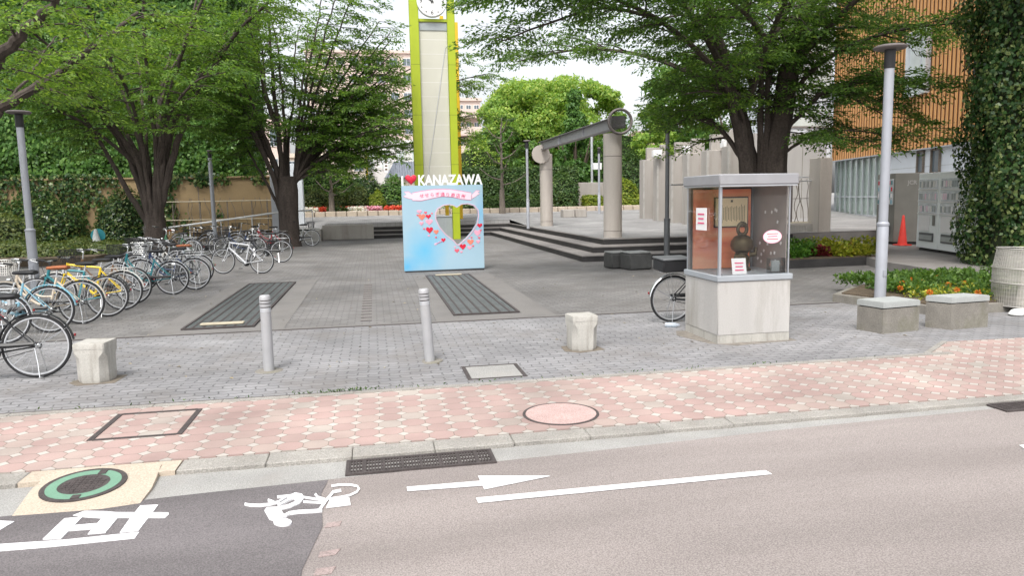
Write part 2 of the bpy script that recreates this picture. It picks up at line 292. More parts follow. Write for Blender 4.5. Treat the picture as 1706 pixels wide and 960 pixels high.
# ------------------------------------------------------------------ mesh building
class MB:
    def __init__(s): s.v = []; s.f = []; s.m = []; s.mats = []; s.smooth = []
    def mi(s, m):
        if m not in s.mats: s.mats.append(m)
        return s.mats.index(m)
    def add(s, vs, fs, m=None, smooth=False):
        k = len(s.v); s.v.extend([tuple(v) for v in vs]); i = s.mi(m) if m else 0
        for f in fs: s.f.append(tuple(k+j for j in f)); s.m.append(i); s.smooth.append(smooth)
        return s
    def box(s, c, d, m=None, rz=0, bev=0, rot=None):
        x, y, z = (q/2 for q in d)
        if bev > 0:
            b = min(bev, x*.9, y*.9, z*.9); vs = []; 
            for sz in (-1, 1):
                for (px, py) in ((x-b, y), (x, y-b), (x, -y+b), (x-b, -y), (-x+b, -y), (-x, -y+b), (-x, y-b), (-x+b, y)):
                    vs.append((px, py, sz*(z-b)))
            for sz in (-1, 1):
                for (px, py) in ((x-b, y-b), (x-b, -y+b), (-x+b, -y+b), (-x+b, y-b)): vs.append((px, py, sz*z))
            fs = [(i, i+8, (i+1) % 8+8, (i+1) % 8) for i in range(8)]
            for (o, base, fl) in ((0, 16, 1), (8, 20, 0)):
                t = base
                q = [(o+1, o+2, t+1, t), (o+3, o+4, t+2, t+1), (o+5, o+6, t+3, t+2), (o+7, o+0, t, t+3), (o+0, o+1, t), (o+2, o+3, t+1), (o+4, o+5, t+2), (o+6, o+7, t+3), (t, t+1, t+2, t+3)]
                fs += [tuple(reversed(g)) if fl == 0 and False else g for g in q]
        else:
            vs = [(sx*x, sy*y, sz*z) for sz in (-1, 1) for sx, sy in ((-1, -1), (1, -1), (1, 1), (-1, 1))]
            fs = [(3, 2, 1, 0), (4, 5, 6, 7), (0, 1, 5, 4), (1, 2, 6, 5), (2, 3, 7, 6), (3, 0, 4, 7)]
        Rm = rot if rot is not None else Matrix.Rotation(rz, 3, 'Z'); c = Vector(c)
        return s.add([Rm @ Vector(v) + c for v in vs], fs, m)
    def tube(s, pts, rad, n=8, m=None, cap=True, smooth=True, closed=False):
        pts = [Vector(p) for p in pts]; k = len(pts)
        if not hasattr(rad, '__len__'): rad = [rad]*k
        vs = []; ref = None
        for i, p in enumerate(pts):
            if closed: t = pts[(i+1) % k]-pts[i-1]
            else: t = pts[min(i+1, k-1)]-pts[max(i-1, 0)]
            if t.length < 1e-9: t = Vector((0, 0, 1))
            t.normalize()
            if ref is None:
                ref = Vector((1, 0, 0)) if abs(t.x) < .8 else Vector((0, 1, 0))
            a = (ref - t*ref.dot(t)); 
            if a.length < 1e-6: a = t.orthogonal()
            a.normalize(); b = t.cross(a); ref = a
            for j in range(n):
                g = 2*math.pi*j/n; vs.append(p + (a*math.cos(g)+b*math.sin(g))*rad[i])
        fs = []
        for i in range(k if closed else k-1):
            o, q = i*n, ((i+1) % k)*n
            for j in range(n): fs.append((o+j, o+(j+1) % n, q+(j+1) % n, q+j))
        if cap and not closed: fs += [tuple(range(n-1, -1, -1)), tuple(range((k-1)*n, k*n))]
        return s.add(vs, fs, m, smooth)
    def lathe(s, prof, c=(0, 0, 0), n=24, m=None, smooth=True, axis='Z'):
        vs = []; fs = []; k = len(prof)
        for r, z in prof:
            for j in range(n):
                g = 2*math.pi*j/n; q = (r*math.cos(g), r*math.sin(g), z)
                if axis == 'Y': q = (q[0], -q[2], q[1])
                if axis == 'X': q = (q[2], q[0], q[1])
                vs.append(Vector(q)+Vector(c))
        for i in range(k-1):
            for j in range(n): fs.append((i*n+j, i*n+(j+1) % n, (i+1)*n+(j+1) % n, (i+1)*n+j))
        fs += [tuple(range(n-1, -1, -1)), tuple(range((k-1)*n, k*n))]
        return s.add(vs, fs, m, smooth)
    def prism(s, poly, z0, z1, m=None, top=None):
        """horizontal polygon raised from z0 to z1"""
        a = sum(poly[i][0]*poly[(i+1) % len(poly)][1]-poly[(i+1) % len(poly)][0]*poly[i][1] for i in range(len(poly)))
        if a < 0: poly = poly[::-1]
        n = len(poly); vs = [(p[0], p[1], z0) for p in poly]+[(p[0], p[1], z1) for p in poly]
        s.add(vs, [tuple(range(n-1, -1, -1))]+[(i, (i+1) % n, (i+1) % n+n, i+n) for i in range(n)], m)
        k = len(s.v)-n
        s.f.append(tuple(range(k, k+n))); s.m.append(s.mi(top) if top else (s.mi(m) if m else 0)); s.smooth.append(False)
        return s
    def plate(s, poly, y, th, m=None):
        """upright polygon (x,z) facing -Y, front face at y, th deep"""
        a = sum(poly[i][0]*poly[(i+1) % len(poly)][1]-poly[(i+1) % len(poly)][0]*poly[i][1] for i in range(len(poly)))
        if a < 0: poly = poly[::-1]
        n = len(poly); vs = [(p[0], y, p[1]) for p in poly]+[(p[0], y+th, p[1]) for p in poly]
        return s.add(vs, [tuple(range(n)), tuple(range(2*n-1, n-1, -1))]+[((i+1) % n, i, i+n, (i+1) % n+n) for i in range(n)], m)
    def torus(s, c, Rr, r, n=40, k=6, m=None, axis='Y', sy=1.0):
        vs = []; fs = []
        for i in range(n):
            a = 2*math.pi*i/n
            for j in range(k):
                b = 2*math.pi*j/k; q = Rr+r*math.cos(b); w = r*math.sin(b)*sy
                p = (q*math.cos(a), w, q*math.sin(a)) if axis == 'Y' else (q*math.cos(a), q*math.sin(a), w)
                vs.append(Vector(p)+Vector(c))
        for i in range(n):
            for j in range(k): fs.append((i*k+j, i*k+(j+1) % k, ((i+1) % n)*k+(j+1) % k, ((i+1) % n)*k+j))
        return s.add(vs, fs, m, True)
    def mesh(s, name, m=None):
        me = bpy.data.meshes.new(name); me.from_pydata(s.v, [], s.f)
        ms = s.mats if s.mats else [m]
        for q in ms: me.materials.append(MATS[q] if isinstance(q, str) else q)
        if s.mats: me.polygons.foreach_set('material_index', s.m)
        me.polygons.foreach_set('use_smooth', s.smooth); me.update(); me.set_sharp_from_angle(angle=.65)
        return me
    def obj(s, name, m=None, parent=None, loc=None, rz=0):
        o = bpy.data.objects.new(name, s.mesh(name, m)); COL.objects.link(o)
        if parent: o.parent = parent
        if loc is not None: o.location = loc
        if rz: o.rotation_euler.z = rz
        return o
def tag(o, label=None, cat=None, group=None, kind=None):
    if label: o['label'] = label
    if cat: o['category'] = cat
    if group: o['group'] = group
    if kind: o['kind'] = kind
    return o
def empty(name, loc, label, cat, group=None, rz=0):
    o = bpy.data.objects.new(name, None); COL.objects.link(o); o.location = loc; o.rotation_euler.z = rz; o.empty_display_size = .2
    return tag(o, label, cat, group)
def struct(name, mb, m=None): return tag(mb.obj(name, m), kind='structure')
def text_mesh(mb, txt, size, origin, ux, uz, m, depth=.002, align='CENTER', bold=0, spacing=1.0):
    """letters standing in the plane ux (right) / uz (up) at origin"""
    cu = bpy.data.curves.new('t', 'FONT'); cu.body = txt; cu.size = size; cu.align_x = align; cu.align_y = 'CENTER'
    cu.extrude = depth/2; cu.offset = bold; cu.resolution_u = 3; cu.space_character = spacing
    ob = bpy.data.objects.new('t', cu); COL.objects.link(ob)
    dg = bpy.context.evaluated_depsgraph_get(); dg.update(); me = bpy.data.meshes.new_from_object(ob.evaluated_get(dg))
    ux, uz = Vector(ux), Vector(uz); un = ux.cross(uz); o = Vector(origin)
    mb.add([o+ux*v.co.x+uz*v.co.y+un*v.co.z for v in me.vertices], [tuple(p.vertices) for p in me.polygons], m)
    bpy.data.objects.remove(ob); bpy.data.curves.remove(cu); bpy.data.meshes.remove(me)

# leaves ---------------------------------------------------------------
def leaf_mesh(name, P, D, N, ln, wd, m, parent=None, fold=.12):
    P = np.asarray(P, float); D = np.asarray(D, float); N = np.asarray(N, float); k = len(P)
    D = D/np.maximum(np.linalg.norm(D, axis=1, keepdims=True), 1e-9)
    S = np.cross(N, D); S = S/np.maximum(np.linalg.norm(S, axis=1, keepdims=True), 1e-9); N = np.cross(D, S)
    ln = np.broadcast_to(np.asarray(ln, float), (k,))[:, None]; wd = np.broadcast_to(np.asarray(wd, float), (k,))[:, None]
    V = np.empty((k, 4, 3))
    V[:, 0] = P; V[:, 1] = P+D*ln*.42+S*wd*.5+N*wd*fold; V[:, 2] = P+D*ln-N*ln*.1; V[:, 3] = P+D*ln*.42-S*wd*.5+N*wd*fold
    me = bpy.data.meshes.new(name); me.vertices.add(4*k); me.vertices.foreach_set('co', V.reshape(-1).astype(np.float32))
    me.loops.add(4*k); me.loops.foreach_set('vertex_index', np.arange(4*k, dtype=np.int32))
    me.polygons.add(k); me.polygons.foreach_set('loop_start', np.arange(0, 4*k, 4, dtype=np.int32))
    try: me.polygons.foreach_set('loop_total', np.full(k, 4, dtype=np.int32))
    except Exception: pass
    me.update(calc_edges=True); me.materials.append(MATS[m])
    o = bpy.data.objects.new(name, me); COL.objects.link(o)
    if parent: o.parent = parent
    return o
def rnd_unit(k):
    v = RNG.normal(size=(k, 3)); return v/np.linalg.norm(v, axis=1, keepdims=True)
def spray_templates(k=8):
    out = []
    for _ in range(k):
        P = []; D = []
        for i in range(7):
            x = .12+.88*i/6; P.append((x, 0, 0)); D.append((1, random.uniform(-.8, .8), random.uniform(-.3, .1)))
        for i in range(8):
            x = .08+.8*i/7; sd = 1 if i % 2 else -1; lt = .42*(1-.55*x)+.06
            for j in range(4):
                q = (j+1)/4*lt
                P.append((x+q*.65, sd*q, random.uniform(-.03, .03))); D.append((.6, sd*random.uniform(-.2, 1.3), random.uniform(-.35, .1)))
        P = np.array(P); P[:, 2] -= .16*P[:, 0]**2
        out.append((P, np.array(D)))
    return out
SPRAYS = spray_templates()
def catmull(pts, sub=5):
    pts = [Vector(p) for p in pts]; out = []
    for i in range(len(pts)-1):
        p0 = pts[max(i-1, 0)]; p1 = pts[i]; p2 = pts[i+1]; p3 = pts[min(i+2, len(pts)-1)]
        for j in range(sub):
            t = j/sub
            out.append(.5*((2*p1)+(p2-p0)*t+(2*p0-5*p1+4*p2-p3)*t*t+(3*p1-p0-3*p2+p3)*t**3))
    out.append(pts[-1]); return out
def spread_tree(name, label, base, limbs, seed, bark, leaf, lsize=(.095, .042), bden=4.0, blen=1.7, tlen=.62, tstep=.24, trunk=None, group=None, zmin=1.8, elev=(-6, 32), keep=1.0, cat='tree', light_leaf=None, avoid=None):
    """limbs: (points, r0, r1, leafy-from fraction)"""
    rg = random.Random(seed)
    root = empty(name, base, label, cat, group)
    tb = MB(); P = []; D = []; N = []
    if trunk: 
        tp = catmull([p[:3] for p in trunk], 4); rr = np.interp(np.linspace(0, 1, len(tp)), np.linspace(0, 1, len(trunk)), [p[3] for p in trunk])
        tb.tube(tp, list(rr), 14)
    def spray(p, d, ln):
        d = d.normalized(); s = Vector((-d.y, d.x, 0)); 
        if s.length < .05: s = Vector((1, 0, 0))
        s.normalize(); s = (s+Vector((0, 0, rg.uniform(-.3, .3)))).normalized(); n = d.cross(s)
        if n.z < 0: n = -n
        T = np.array([d, s, n]); tp, td = SPRAYS[rg.randrange(len(SPRAYS))]
        P.append(np.array(p)+tp*ln @ T if False else np.array(p)+(tp*ln) @ T); D.append(td @ T)
        N.append(np.tile(np.array(n), (len(tp), 1)))
    for pts, r0, r1, t0 in limbs:
        c = catmull(pts, 6); k = len(c)
        c = [p+Vector((rg.uniform(-.03, .03), rg.uniform(-.03, .03), 0)) if 0 < i else p for i, p in enumerate(c)]
        rad = [r0+(r1-r0)*(i/(k-1))**.8 for i in range(k)]
        tb.tube(c, rad, 9 if r0 > .1 else 6)
        seg = [0]
        for i in range(1, k): seg.append(seg[-1]+(c[i]-c[i-1]).length)
        Lt = seg[-1]; nb = max(3, int(Lt*(1-t0)*bden))
        for b in range(nb+1):
            if rg.random() > keep: continue
            t = t0+(1-t0)*(b+rg.uniform(-.3, .3))/nb; t = min(max(t, .02), 1); s = t*Lt
            i = max(j for j in range(k) if seg[j] <= s+1e-6); i = min(i, k-2)
            p = c[i].lerp(c[i+1], min(1, (s-seg[i])/max(1e-6, seg[i+1]-seg[i])))
            T = (c[i+1]-c[i]).normalized(); hd = math.atan2(T.y, T.x) if (abs(T.x)+abs(T.y)) > .08 else rg.uniform(0, 6.28)
            a = hd+(1 if b % 2 else -1)*R(rg.uniform(15, 95)); el = R(rg.uniform(*elev))
            if b >= nb-1: a = hd+R(rg.uniform(-25, 25))
            bl = blen*rg.uniform(.5, 1.1)*(1-.4*t); dv = Vector((math.cos(a)*math.cos(el), math.sin(a)*math.cos(el), math.sin(el)))
            bp = [p]; q = p.copy(); dd = dv.copy(); ns = 5
            for j in range(ns):
                dd = (dd+Vector((rg.uniform(-.14, .14), rg.uniform(-.14, .14), rg.uniform(-.12, .05)-.05*j))).normalized(); q = q+dd*bl/ns; bp.append(q.copy())
            if bp[-1].z < zmin-.3 or (avoid and (avoid(bp[-1]+Vector(base)) or avoid(bp[2]+Vector(base)))): continue
            br = min(rad[i]*.55, .012+.012*bl); tb.tube(bp, [br*(1-.75*j/ns) for j in range(ns+1)], 4, cap=False)
            nt_ = max(2, int(bl/tstep))
            for w in range(nt_+1):
                f = .18+.82*w/nt_; jj = min(int(f*ns), ns-1); pp = bp[jj].lerp(bp[jj+1], f*ns-jj); tv = (bp[jj+1]-bp[jj]).normalized()
                ha = math.atan2(tv.y, tv.x)+((1 if w % 2 else -1)*R(rg.uniform(20, 75)) if w < nt_ else 0); te = R(rg.uniform(-22, 16))
                d = Vector((math.cos(ha)*math.cos(te), math.sin(ha)*math.cos(te), math.sin(te))); ln = tlen*rg.uniform(.6, 1.15)
                if pp.z < zmin or (avoid and (avoid(pp+Vector(base)) or avoid(pp+d*ln+Vector(base)))): continue
                spray(pp, d, ln); tb.tube([pp, pp+d*ln*.8], [.006, .003], 3, cap=False)
    tb.obj('trunk', bark, root)
    P = np.vstack(P); D = np.vstack(D); N = np.vstack(N); k = len(P)
    P = P+RNG.normal(scale=.02, size=(k, 3)); N = N+RNG.normal(scale=.42, size=(k, 3)); D = D+RNG.normal(scale=.25, size=(k, 3))
    s = RNG.uniform(.65, 1.2, k)
    if light_leaf:
        cl = (np.sin(P[:, 0]*1.1+seed)+np.sin(P[:, 1]*.9+2*seed)+np.sin(P[:, 2]*1.3+3*seed)+RNG.normal(scale=.6, size=k)) > 1.0
        leaf_mesh('crown', P[~cl], D[~cl], N[~cl], lsize[0]*s[~cl], lsize[1]*s[~cl], leaf, root)
        leaf_mesh('crown', P[cl], D[cl], N[cl], lsize[0]*s[cl], lsize[1]*s[cl], light_leaf, root)
    else: leaf_mesh('crown', P, D, N, lsize[0]*s, lsize[1]*s, leaf, root)
    return root
def clump_crown(name, c, rad, nclump, nleaf, m, parent, lsize=.22, csize=.3, flat=.75, zcut=None, cone=False):
    """crown of many leaf clumps spread over and inside an ellipsoid"""
    u = rnd_unit(nclump); rr = RNG.uniform(.55, 1.0, nclump)**.5
    C = u*rr[:, None]*np.array(rad)
    if cone:
        h = RNG.uniform(0, 1, nclump)**1.4; a = RNG.uniform(0, 2*np.pi, nclump); q = (1-h)*RNG.uniform(.5, 1, nclump)
        C = np.stack([np.cos(a)*q*rad[0], np.sin(a)*q*rad[1], (h*2-1)*rad[2]], 1)
    cs = csize*min(rad[0], rad[2])*RNG.uniform(.6, 1.35, nclump)
    idx = RNG.integers(0, nclump, nleaf); d = rnd_unit(nleaf); d[:, 2] = np.abs(d[:, 2])*np.where(RNG.random(nleaf) < .8, 1, -1)
    P = C[idx]+d*cs[idx][:, None]*RNG.uniform(.6, 1.05, nleaf)[:, None]*np.array([1, 1, flat])
    N = d+RNG.normal(scale=.45, size=(nleaf, 3)); D = np.cross(N, rnd_unit(nleaf)); D[:, 2] -= .3
    P = P+np.array(c)
    s = RNG.uniform(.6, 1.25, nleaf)*lsize
    return leaf_mesh(name, P, D, N, s, s*.55, m, parent)
def shell(name, faces, n, lsize, m, parent, depth=.12, lump=.1, mask=None, aspect=.75, down=True):
    """ivy / hedge leaves over rectangles (origin, U, V, outward)"""
    ar = np.array([np.linalg.norm(np.cross(f[1], f[2])) for f in faces]); ch = RNG.choice(len(faces), n, p=ar/ar.sum())
    O = np.array([f[0] for f in faces], float)[ch]; U = np.array([f[1] for f in faces], float)[ch]; V = np.array([f[2] for f in faces], float)[ch]
    Nn = np.array([np.array(f[3], float)/np.linalg.norm(f[3]) for f in faces])[ch]
    P = O+U*RNG.random((n, 1))+V*RNG.random((n, 1))
    lm = (np.sin(P[:, 0]*3.1+P[:, 2]*2.3)+np.sin(P[:, 0]*1.3-P[:, 2]*4.1+P[:, 1]*2)+np.sin(P[:, 1]*3.3+P[:, 2]*1.7+P[:, 0]*.6))/3
    P = P+Nn*(RNG.uniform(-.3, 1, n)*depth+lm*lump)[:, None]
    if mask is not None:
        k = mask(P); P, Nn = P[k], Nn[k]
    n = len(P)
    N = Nn+np.array([0, 0, .35])+RNG.normal(scale=.42, size=(n, 3)); D = np.cross(N, rnd_unit(n)); 
    if down: D[:, 2] -= .9
    s = RNG.uniform(.6, 1.3, n)*lsize
    return leaf_mesh(name, P, D, N, s, s*aspect, m, parent)
def boxfaces(x0, x1, y0, y1, z0, z1, sides='fltr'):
    f = []
    if 'f' in sides: f.append(((x0, y0, z0), (x1-x0, 0, 0), (0, 0, z1-z0), (0, -1, 0)))
    if 'l' in sides: f.append(((x0, y0, z0), (0, y1-y0, 0), (0, 0, z1-z0), (-1, 0, 0)))
    if 'r' in sides: f.append(((x1, y0, z0), (0, y1-y0, 0), (0, 0, z1-z0), (1, 0, 0)))
    if 't' in sides: f.append(((x0, y0, z1), (x1-x0, 0, 0), (0, y1-y0, 0), (0, 0, 1)))
    return f

# ================================================================== SETTING
RZ = -.035
def sheet(name, poly, z, m, th=None):
    mb = MB(); 
    if th: mb.prism([tuple(p[:2]) for p in poly], z-th, z, m)
    else:
        pl = [tuple(p[:2]) for p in poly]
        a = sum(pl[i][0]*pl[(i+1) % len(pl)][1]-pl[(i+1) % len(pl)][0]*pl[i][1] for i in range(len(pl)))
        if a < 0: pl = pl[::-1]
        mb.add([(x, y, z) for x, y in pl], [tuple(range(len(pl)))], m)
    return struct(name, mb)
sheet('ground', [(-900, -600), (900, -600), (900, 1500), (-900, 1500)], -.4, 'gutter_concrete')
edge = [(-60, 4.25), (-6, 4.57), (-2.3, 4.79), (-1.2, 4.89), (0, 4.97), (1.5, 5.06), (3.25, 5.19), (5.2, 5.27), (60, 5.34)]
mb = MB()
rd = [(-60, -14), (60, -14)]+edge[::-1]
mb.prism(rd, -.35, RZ, 'asphalt'); struct('road', mb)
dk = [(-60, 2.0), (-.47, 2.0), (-.40, 3.0), (-.43, 3.7), (-.36, 4.2), (-.40, 4.7), (-.37, 4.93), (-1.2, 4.882), (-2.3, 4.782), (-6, 4.562), (-60, 4.24)]
sheet('road_patch', dk, RZ+.004, 'dark_asphalt')
mb = MB(); mb.prism(edge+[(60, 5.44), (5, 5.42), (0, 5.36), (-60, 5.36)], -.35, RZ-.003, 'gutter_concrete'); struct('gutter', mb)
mb = MB(); mb.prism([(-60, 5.515), (60, 5.515), (60, 7.66), (7.6, 7.66), (6.75, 7.70), (6.05, 7.16), (0, 7.12), (-60, 7.12)], -.35, -.002, 'pink_pavers'); struct('pavement', mb)
mb = MB(); mb.prism([(-60, 7.12), (0, 7.12), (6.05, 7.16), (6.75, 7.70), (7.6, 7.66), (60, 7.66), (60, 10.9), (-60, 10.9)], -.35, 0, 'front_pavers'); struct('forecourt', mb)
mb = MB()
xs = np.arange(-24.25, 5.9, .6)
for i, x in enumerate(xs): mb.box((x+.3, 7.09+max(0, x+.3)*.007, -.012), (.592, .085, .034), 'kerb_stone')
mb.box((6.4, 7.43, -.012), (.88, .06, .036), 'kerb_stone', rz=R(37.6)); struct('edging_kerb', mb)
mb = MB(); mb.box((-11.6, 7.15, -.012), (22.6, .025, .03), 'iron'); struct('edging_channel', mb)
mb = MB(); mb.prism([(-60, 10.9), (60, 10.9), (60, 38), (-60, 38)], -.35, -.001, 'shaded_pavers'); struct('plaza', mb)
k = 260; Pp = np.stack([np.concatenate([RNG.normal(-.35, .25, k//2), RNG.uniform(-6, 5.5, k//2)]), 7.15+RNG.normal(scale=.012, size=k), RNG.random(k)*.02], 1); s_ = RNG.uniform(.5, 1.2, k)*.035
WEEDS = (Pp, s_)
# kerb of separate stones
mb = MB(); rk = random.Random(3)
for x in [-1.42+.6*i for i in range(46)]+[-3.02-.6*i for i in range(36)]:
    y0 = 5.285+max(0, x+.3)*.016
    mb.box((x+.3, (y0+5.505)/2, -.15+rk.uniform(-.002, .002)), (.595, 5.505-y0, .292), 'kerb_stone', bev=.007)
mb.box((-1.92, 5.395, -.155), (.99, .216, .30), 'cream_concrete'); struct('kerb', mb)
# concrete edging around the grates and the drain line
mb = MB()
for a, b_, c, d in ((.88, 1.18, 10.9, 18.2), (2.27, 2.75, 10.9, 18.2), (-3.2, -2.83, 10.9, 18.0), (-1.78, -1.35, 10.9, 18.0), (1.18, 2.27, 10.95, 11.45), (-2.83, -1.78, 10.95, 11.3)):
    mb.box(((a+b_)/2, (c+d)/2, -.047), (b_-a, d-c-.004, .1), 'strip_concrete')
mb.box((0, 10.93, -.02), (60, .05, .05), 'iron'); mb.box((0, 11.02, -.045), (60, .1, .1), 'strip_concrete'); struct('paving_strip', mb)
# upper terrace with its three steps
def terr(x, y): 
    return .54+max(0, min(1, (y-33)/11))*.42
mb = MB()
for i, (xx, yy, yl) in enumerate(((5.75, 20.02, 36.5), (6.32, 20.85, 37.1), (6.88, 21.64, 37.7))):
    z = .18*(i+1); nx, ny, nl = ((6.32, 20.85, 37.1), (6.88, 21.64, 37.7), (6.88, 21.64, 37.7))[i]
    pl = [(xx, yy), (13.2, yy), (13.2, ny+.3), (nx+.3, ny+.3), (nx+.3, nl+.3), (-2.4, nl+.3), (-2.4, yl), (xx, yl)]
    mb.prism(pl, z-.175, z-.03, 'dark_stone'); 
    pl2 = [(xx-.02, yy-.02), (13.2, yy-.02), (13.2, ny+.35), (nx+.35, ny+.35), (nx+.35, nl+.35), (-2.4, nl+.35), (-2.4, yl-.02), (xx-.02, yl-.02)]
    mb.prism(pl2, z-.03, z-.006*(i == 2), 'step_top')
struct('steps', mb)
mb = MB()
def quad(a, b_, c, d): mb.add([a, b_, c, d], [(0, 1, 2, 3)], 'upper_pavers')
quad((6.95, 21.72, .54), (40, 21.72, .54), (40, 33, .54), (6.95, 33, .54))
quad((6.95, 33, .54), (40, 33, .54), (40, 44, .96), (6.95, 44, .96))
quad((-2.38, 37.78, .72), (6.95, 37.78, .72), (6.95, 44, .96), (-2.38, 44, .96))
quad((-12, 37.9, .54), (-2.38, 37.9, .54), (-2.38, 44, .96), (-12, 44, .96))
quad((-2.38, 37.75, .537), (6.95, 37.75, .537), (6.95, 37.79, .72), (-2.38, 37.79, .72))
mb.box((26.6, 21.78, .2), (26.8, .1, .67), 'step_top')
quad((-40, 44, .96), (60, 44, .96), (60, 60, 1.0), (-40, 60, 1.0))
quad((-120, 60, 1.0), (120, 60, 1.0), (120, 300, 1.0), (-120, 300, 1.0))
struct('terrace', mb)
# raised pavement by the shops
dx, dy = math.sin(R(15.5)), math.cos(R(15.5))
mb = MB(); c0 = G(1478, 437, .2); c1 = G(1552, 448, .2)
mb.prism([tuple(c0[:2]), tuple(c1[:2]), (13.2, c1.y-.9), (22, c1.y-2.5), (30, 30), (21, 42), (14.6, 24)], -.3, .2, 'step_top')
struct('raised_pavement', mb)

# ------------------------------------------------------------------ road markings
def to_ground(poly, sc, ox, oy, z): return [G(ox+x/sc, oy+y/sc, z)[:2] for x, y in poly]
def ribbon(pts, w):
    pts = [Vector(p) for p in pts]; l_, r_ = [], []
    for i, p in enumerate(pts):
        t = (pts[min(i+1, len(pts)-1)]-pts[max(i-1, 0)]).normalized(); n = Vector((-t.y, t.x))*w/2
        l_.append(p+n); r_.append(p-n)
    return [tuple(p) for p in l_+r_[::-1]]
def marking(name, polys, sc, ox, oy, label, cat, m='road_paint', z=RZ+.008):
    mb = MB()
    for i, p in enumerate(polys):
        mb.prism(to_ground(p, sc, ox, oy, z), z-.003-.0005*i, z+.0006*i, m)
    return tag(mb.obj(name), label, cat)
S1 = 5.687
marking('road_character', [[(690, 222), (800, 180), (1000, 184), (1100, 193), (1595, 195), (1600, 212), (1562, 246), (1110, 246), (960, 250), (780, 238)],
  [(1330, 130), (1500, 122), (1405, 246), (1310, 370), (1135, 385), (1235, 245)], [(965, 250), (1115, 246), (1000, 386), (830, 402)],
  [(700, 318), (930, 298), (870, 352), (650, 370)], [(610, 255), (780, 240), (580, 445), (405, 450)]], S1, 0, 820,
  'white painted road lettering beside the green ringed manhole', 'road marking')
marking('road_character', [[(-500, 280), (0, 273), (135, 280), (0, 360), (-300, 420)]], S1, 0, 820, 'tip of a white painted road character cut off by the left edge', 'road marking')
marking('lane_line', [[(-900, 560), (-900, 620), (0, 562), (500, 520), (1275, 440), (1320, 380), (600, 455), (0, 495)]], S1, 0, 820, 'white lane line running under the painted lettering on dark asphalt', 'road marking')
def ell(cx, cy, rx, ry, n=20): return [(cx+rx*math.cos(2*math.pi*i/n), cy+ry*math.sin(2*math.pi*i/n)) for i in range(n)]
marking('cyclist_marking', [ribbon([(1180, 155), (1300, 137), (1430, 139), (1515, 158), (1537, 190), (1508, 232), (1415, 275), (1300, 300), (1150, 322)], 26),
  ribbon([(1020, 470), (1130, 320), (1205, 232), (1305, 212)], 34), [(1160, 330), (1410, 305), (1428, 400), (1110, 440)], ribbon([(970, 258), (1000, 300), (1100, 332)], 28),
  ribbon([(815, 300), (1100, 345)], 20), ribbon([(815, 360), (1080, 376)], 18), [(660, 270), (710, 248), (800, 265), (830, 310), (790, 362), (720, 370), (690, 310)],
  ribbon([(770, 360), (640, 418), (490, 452)], 42), [(315, 480), (350, 440), (500, 435), (560, 520), (600, 560), (430, 605), (380, 590)],
  ribbon([(550, 560), (640, 512), (760, 494), (930, 487), (1060, 475)], 34), ell(550, 632, 118, 46),
  ribbon([(60, 395), (130, 410), (260, 413), (380, 398), (500, 368), (600, 300), (700, 290)], 22), ribbon([(480, 305), (680, 285)], 18), ribbon([(360, 345), (440, 372)], 20), ribbon([(490, 420), (640, 335), (710, 310)], 24)],
  7.755, 400, 790, 'white painted cyclist symbol straddling the edge of the dark asphalt', 'road marking')
marking('arrow_marking', [[(875, 152), (1240, 122), (1245, 145), (880, 172)], [(1225, 98), (1578, 98), (1255, 163)]], 2.941, 380, 760, 'white painted arrow pointing right on the pale road', 'road marking')
marking('lane_dash', [[(793, 830), (1275, 784), (1286, 790), (797, 838)]], 1, 0, 0, 'single white dash line beside the arrow on the pale road', 'road marking')
marking('lane_dash', [[(1698, 742), (1800, 733), (1800, 739), (1706, 747)]], 1, 0, 0, 'tip of a white line cut off by the right edge of the road', 'road marking')
MATS['red_paint'] = mat('faint_red', (.30, .238, .225), .85, var=.2, scale=14, fine=.3, bscale=110)
for q, lb in (([(545, 872), (570, 868), (566, 876), (540, 880)], 'upper'), ([(533, 920), (568, 914), (560, 924), (530, 929)], 'middle'), ([(527, 948), (560, 944), (552, 956), (522, 960)], 'lowest')):
    marking('paint_smudge', [q], 1, 0, 0, f'{lb} of three faint red paint smudges at the edge of the dark asphalt', 'paint smudge', 'faint_red', RZ+.004)

tag(leaf_mesh('weeds', WEEDS[0], rnd_unit(len(WEEDS[1]))+[0, 0, .8], rnd_unit(len(WEEDS[1])), WEEDS[1], WEEDS[1]*.4, 'hedge_green'), 'tiny weeds growing in the joint between grey and pink paving', 'weeds', kind='stuff')
# ------------------------------------------------------------------ covers, grates
def zr(y): return -.030+max(0, min(1, (y-4.8)/.65))*.034
pz = [(0, 610), (130, 450), (200, 370), (285, 300), (400, 195), (520, 195), (860, 175), (1130, 165), (1400, 122), (1520, 130), (1470, 240), (1420, 340), (1300, 480), (900, 540), (400, 580)]
pz = [G(20+x/6.09, 760+y/6.09, -.03) for x, y in pz]
mb = MB(); n_ = len(pz); mb.add([(p.x, p.y, zr(p.y)) for p in pz]+[(p.x, p.y, -.3) for p in pz], [tuple(range(n_-1, -1, -1)) if False else tuple(range(n_))]+[(i, (i+1) % n_, (i+1) % n_+n_, i+n_) for i in range(n_)], 'cream_concrete')
tag(mb.obj('manhole_surround'), kind='structure')
mc = empty('manhole_cover', (-1.96, 5.16, zr(5.16)+.002), 'round iron manhole cover with a green ring set in cream concrete', 'manhole cover')
tilt = math.atan(.034/.65)
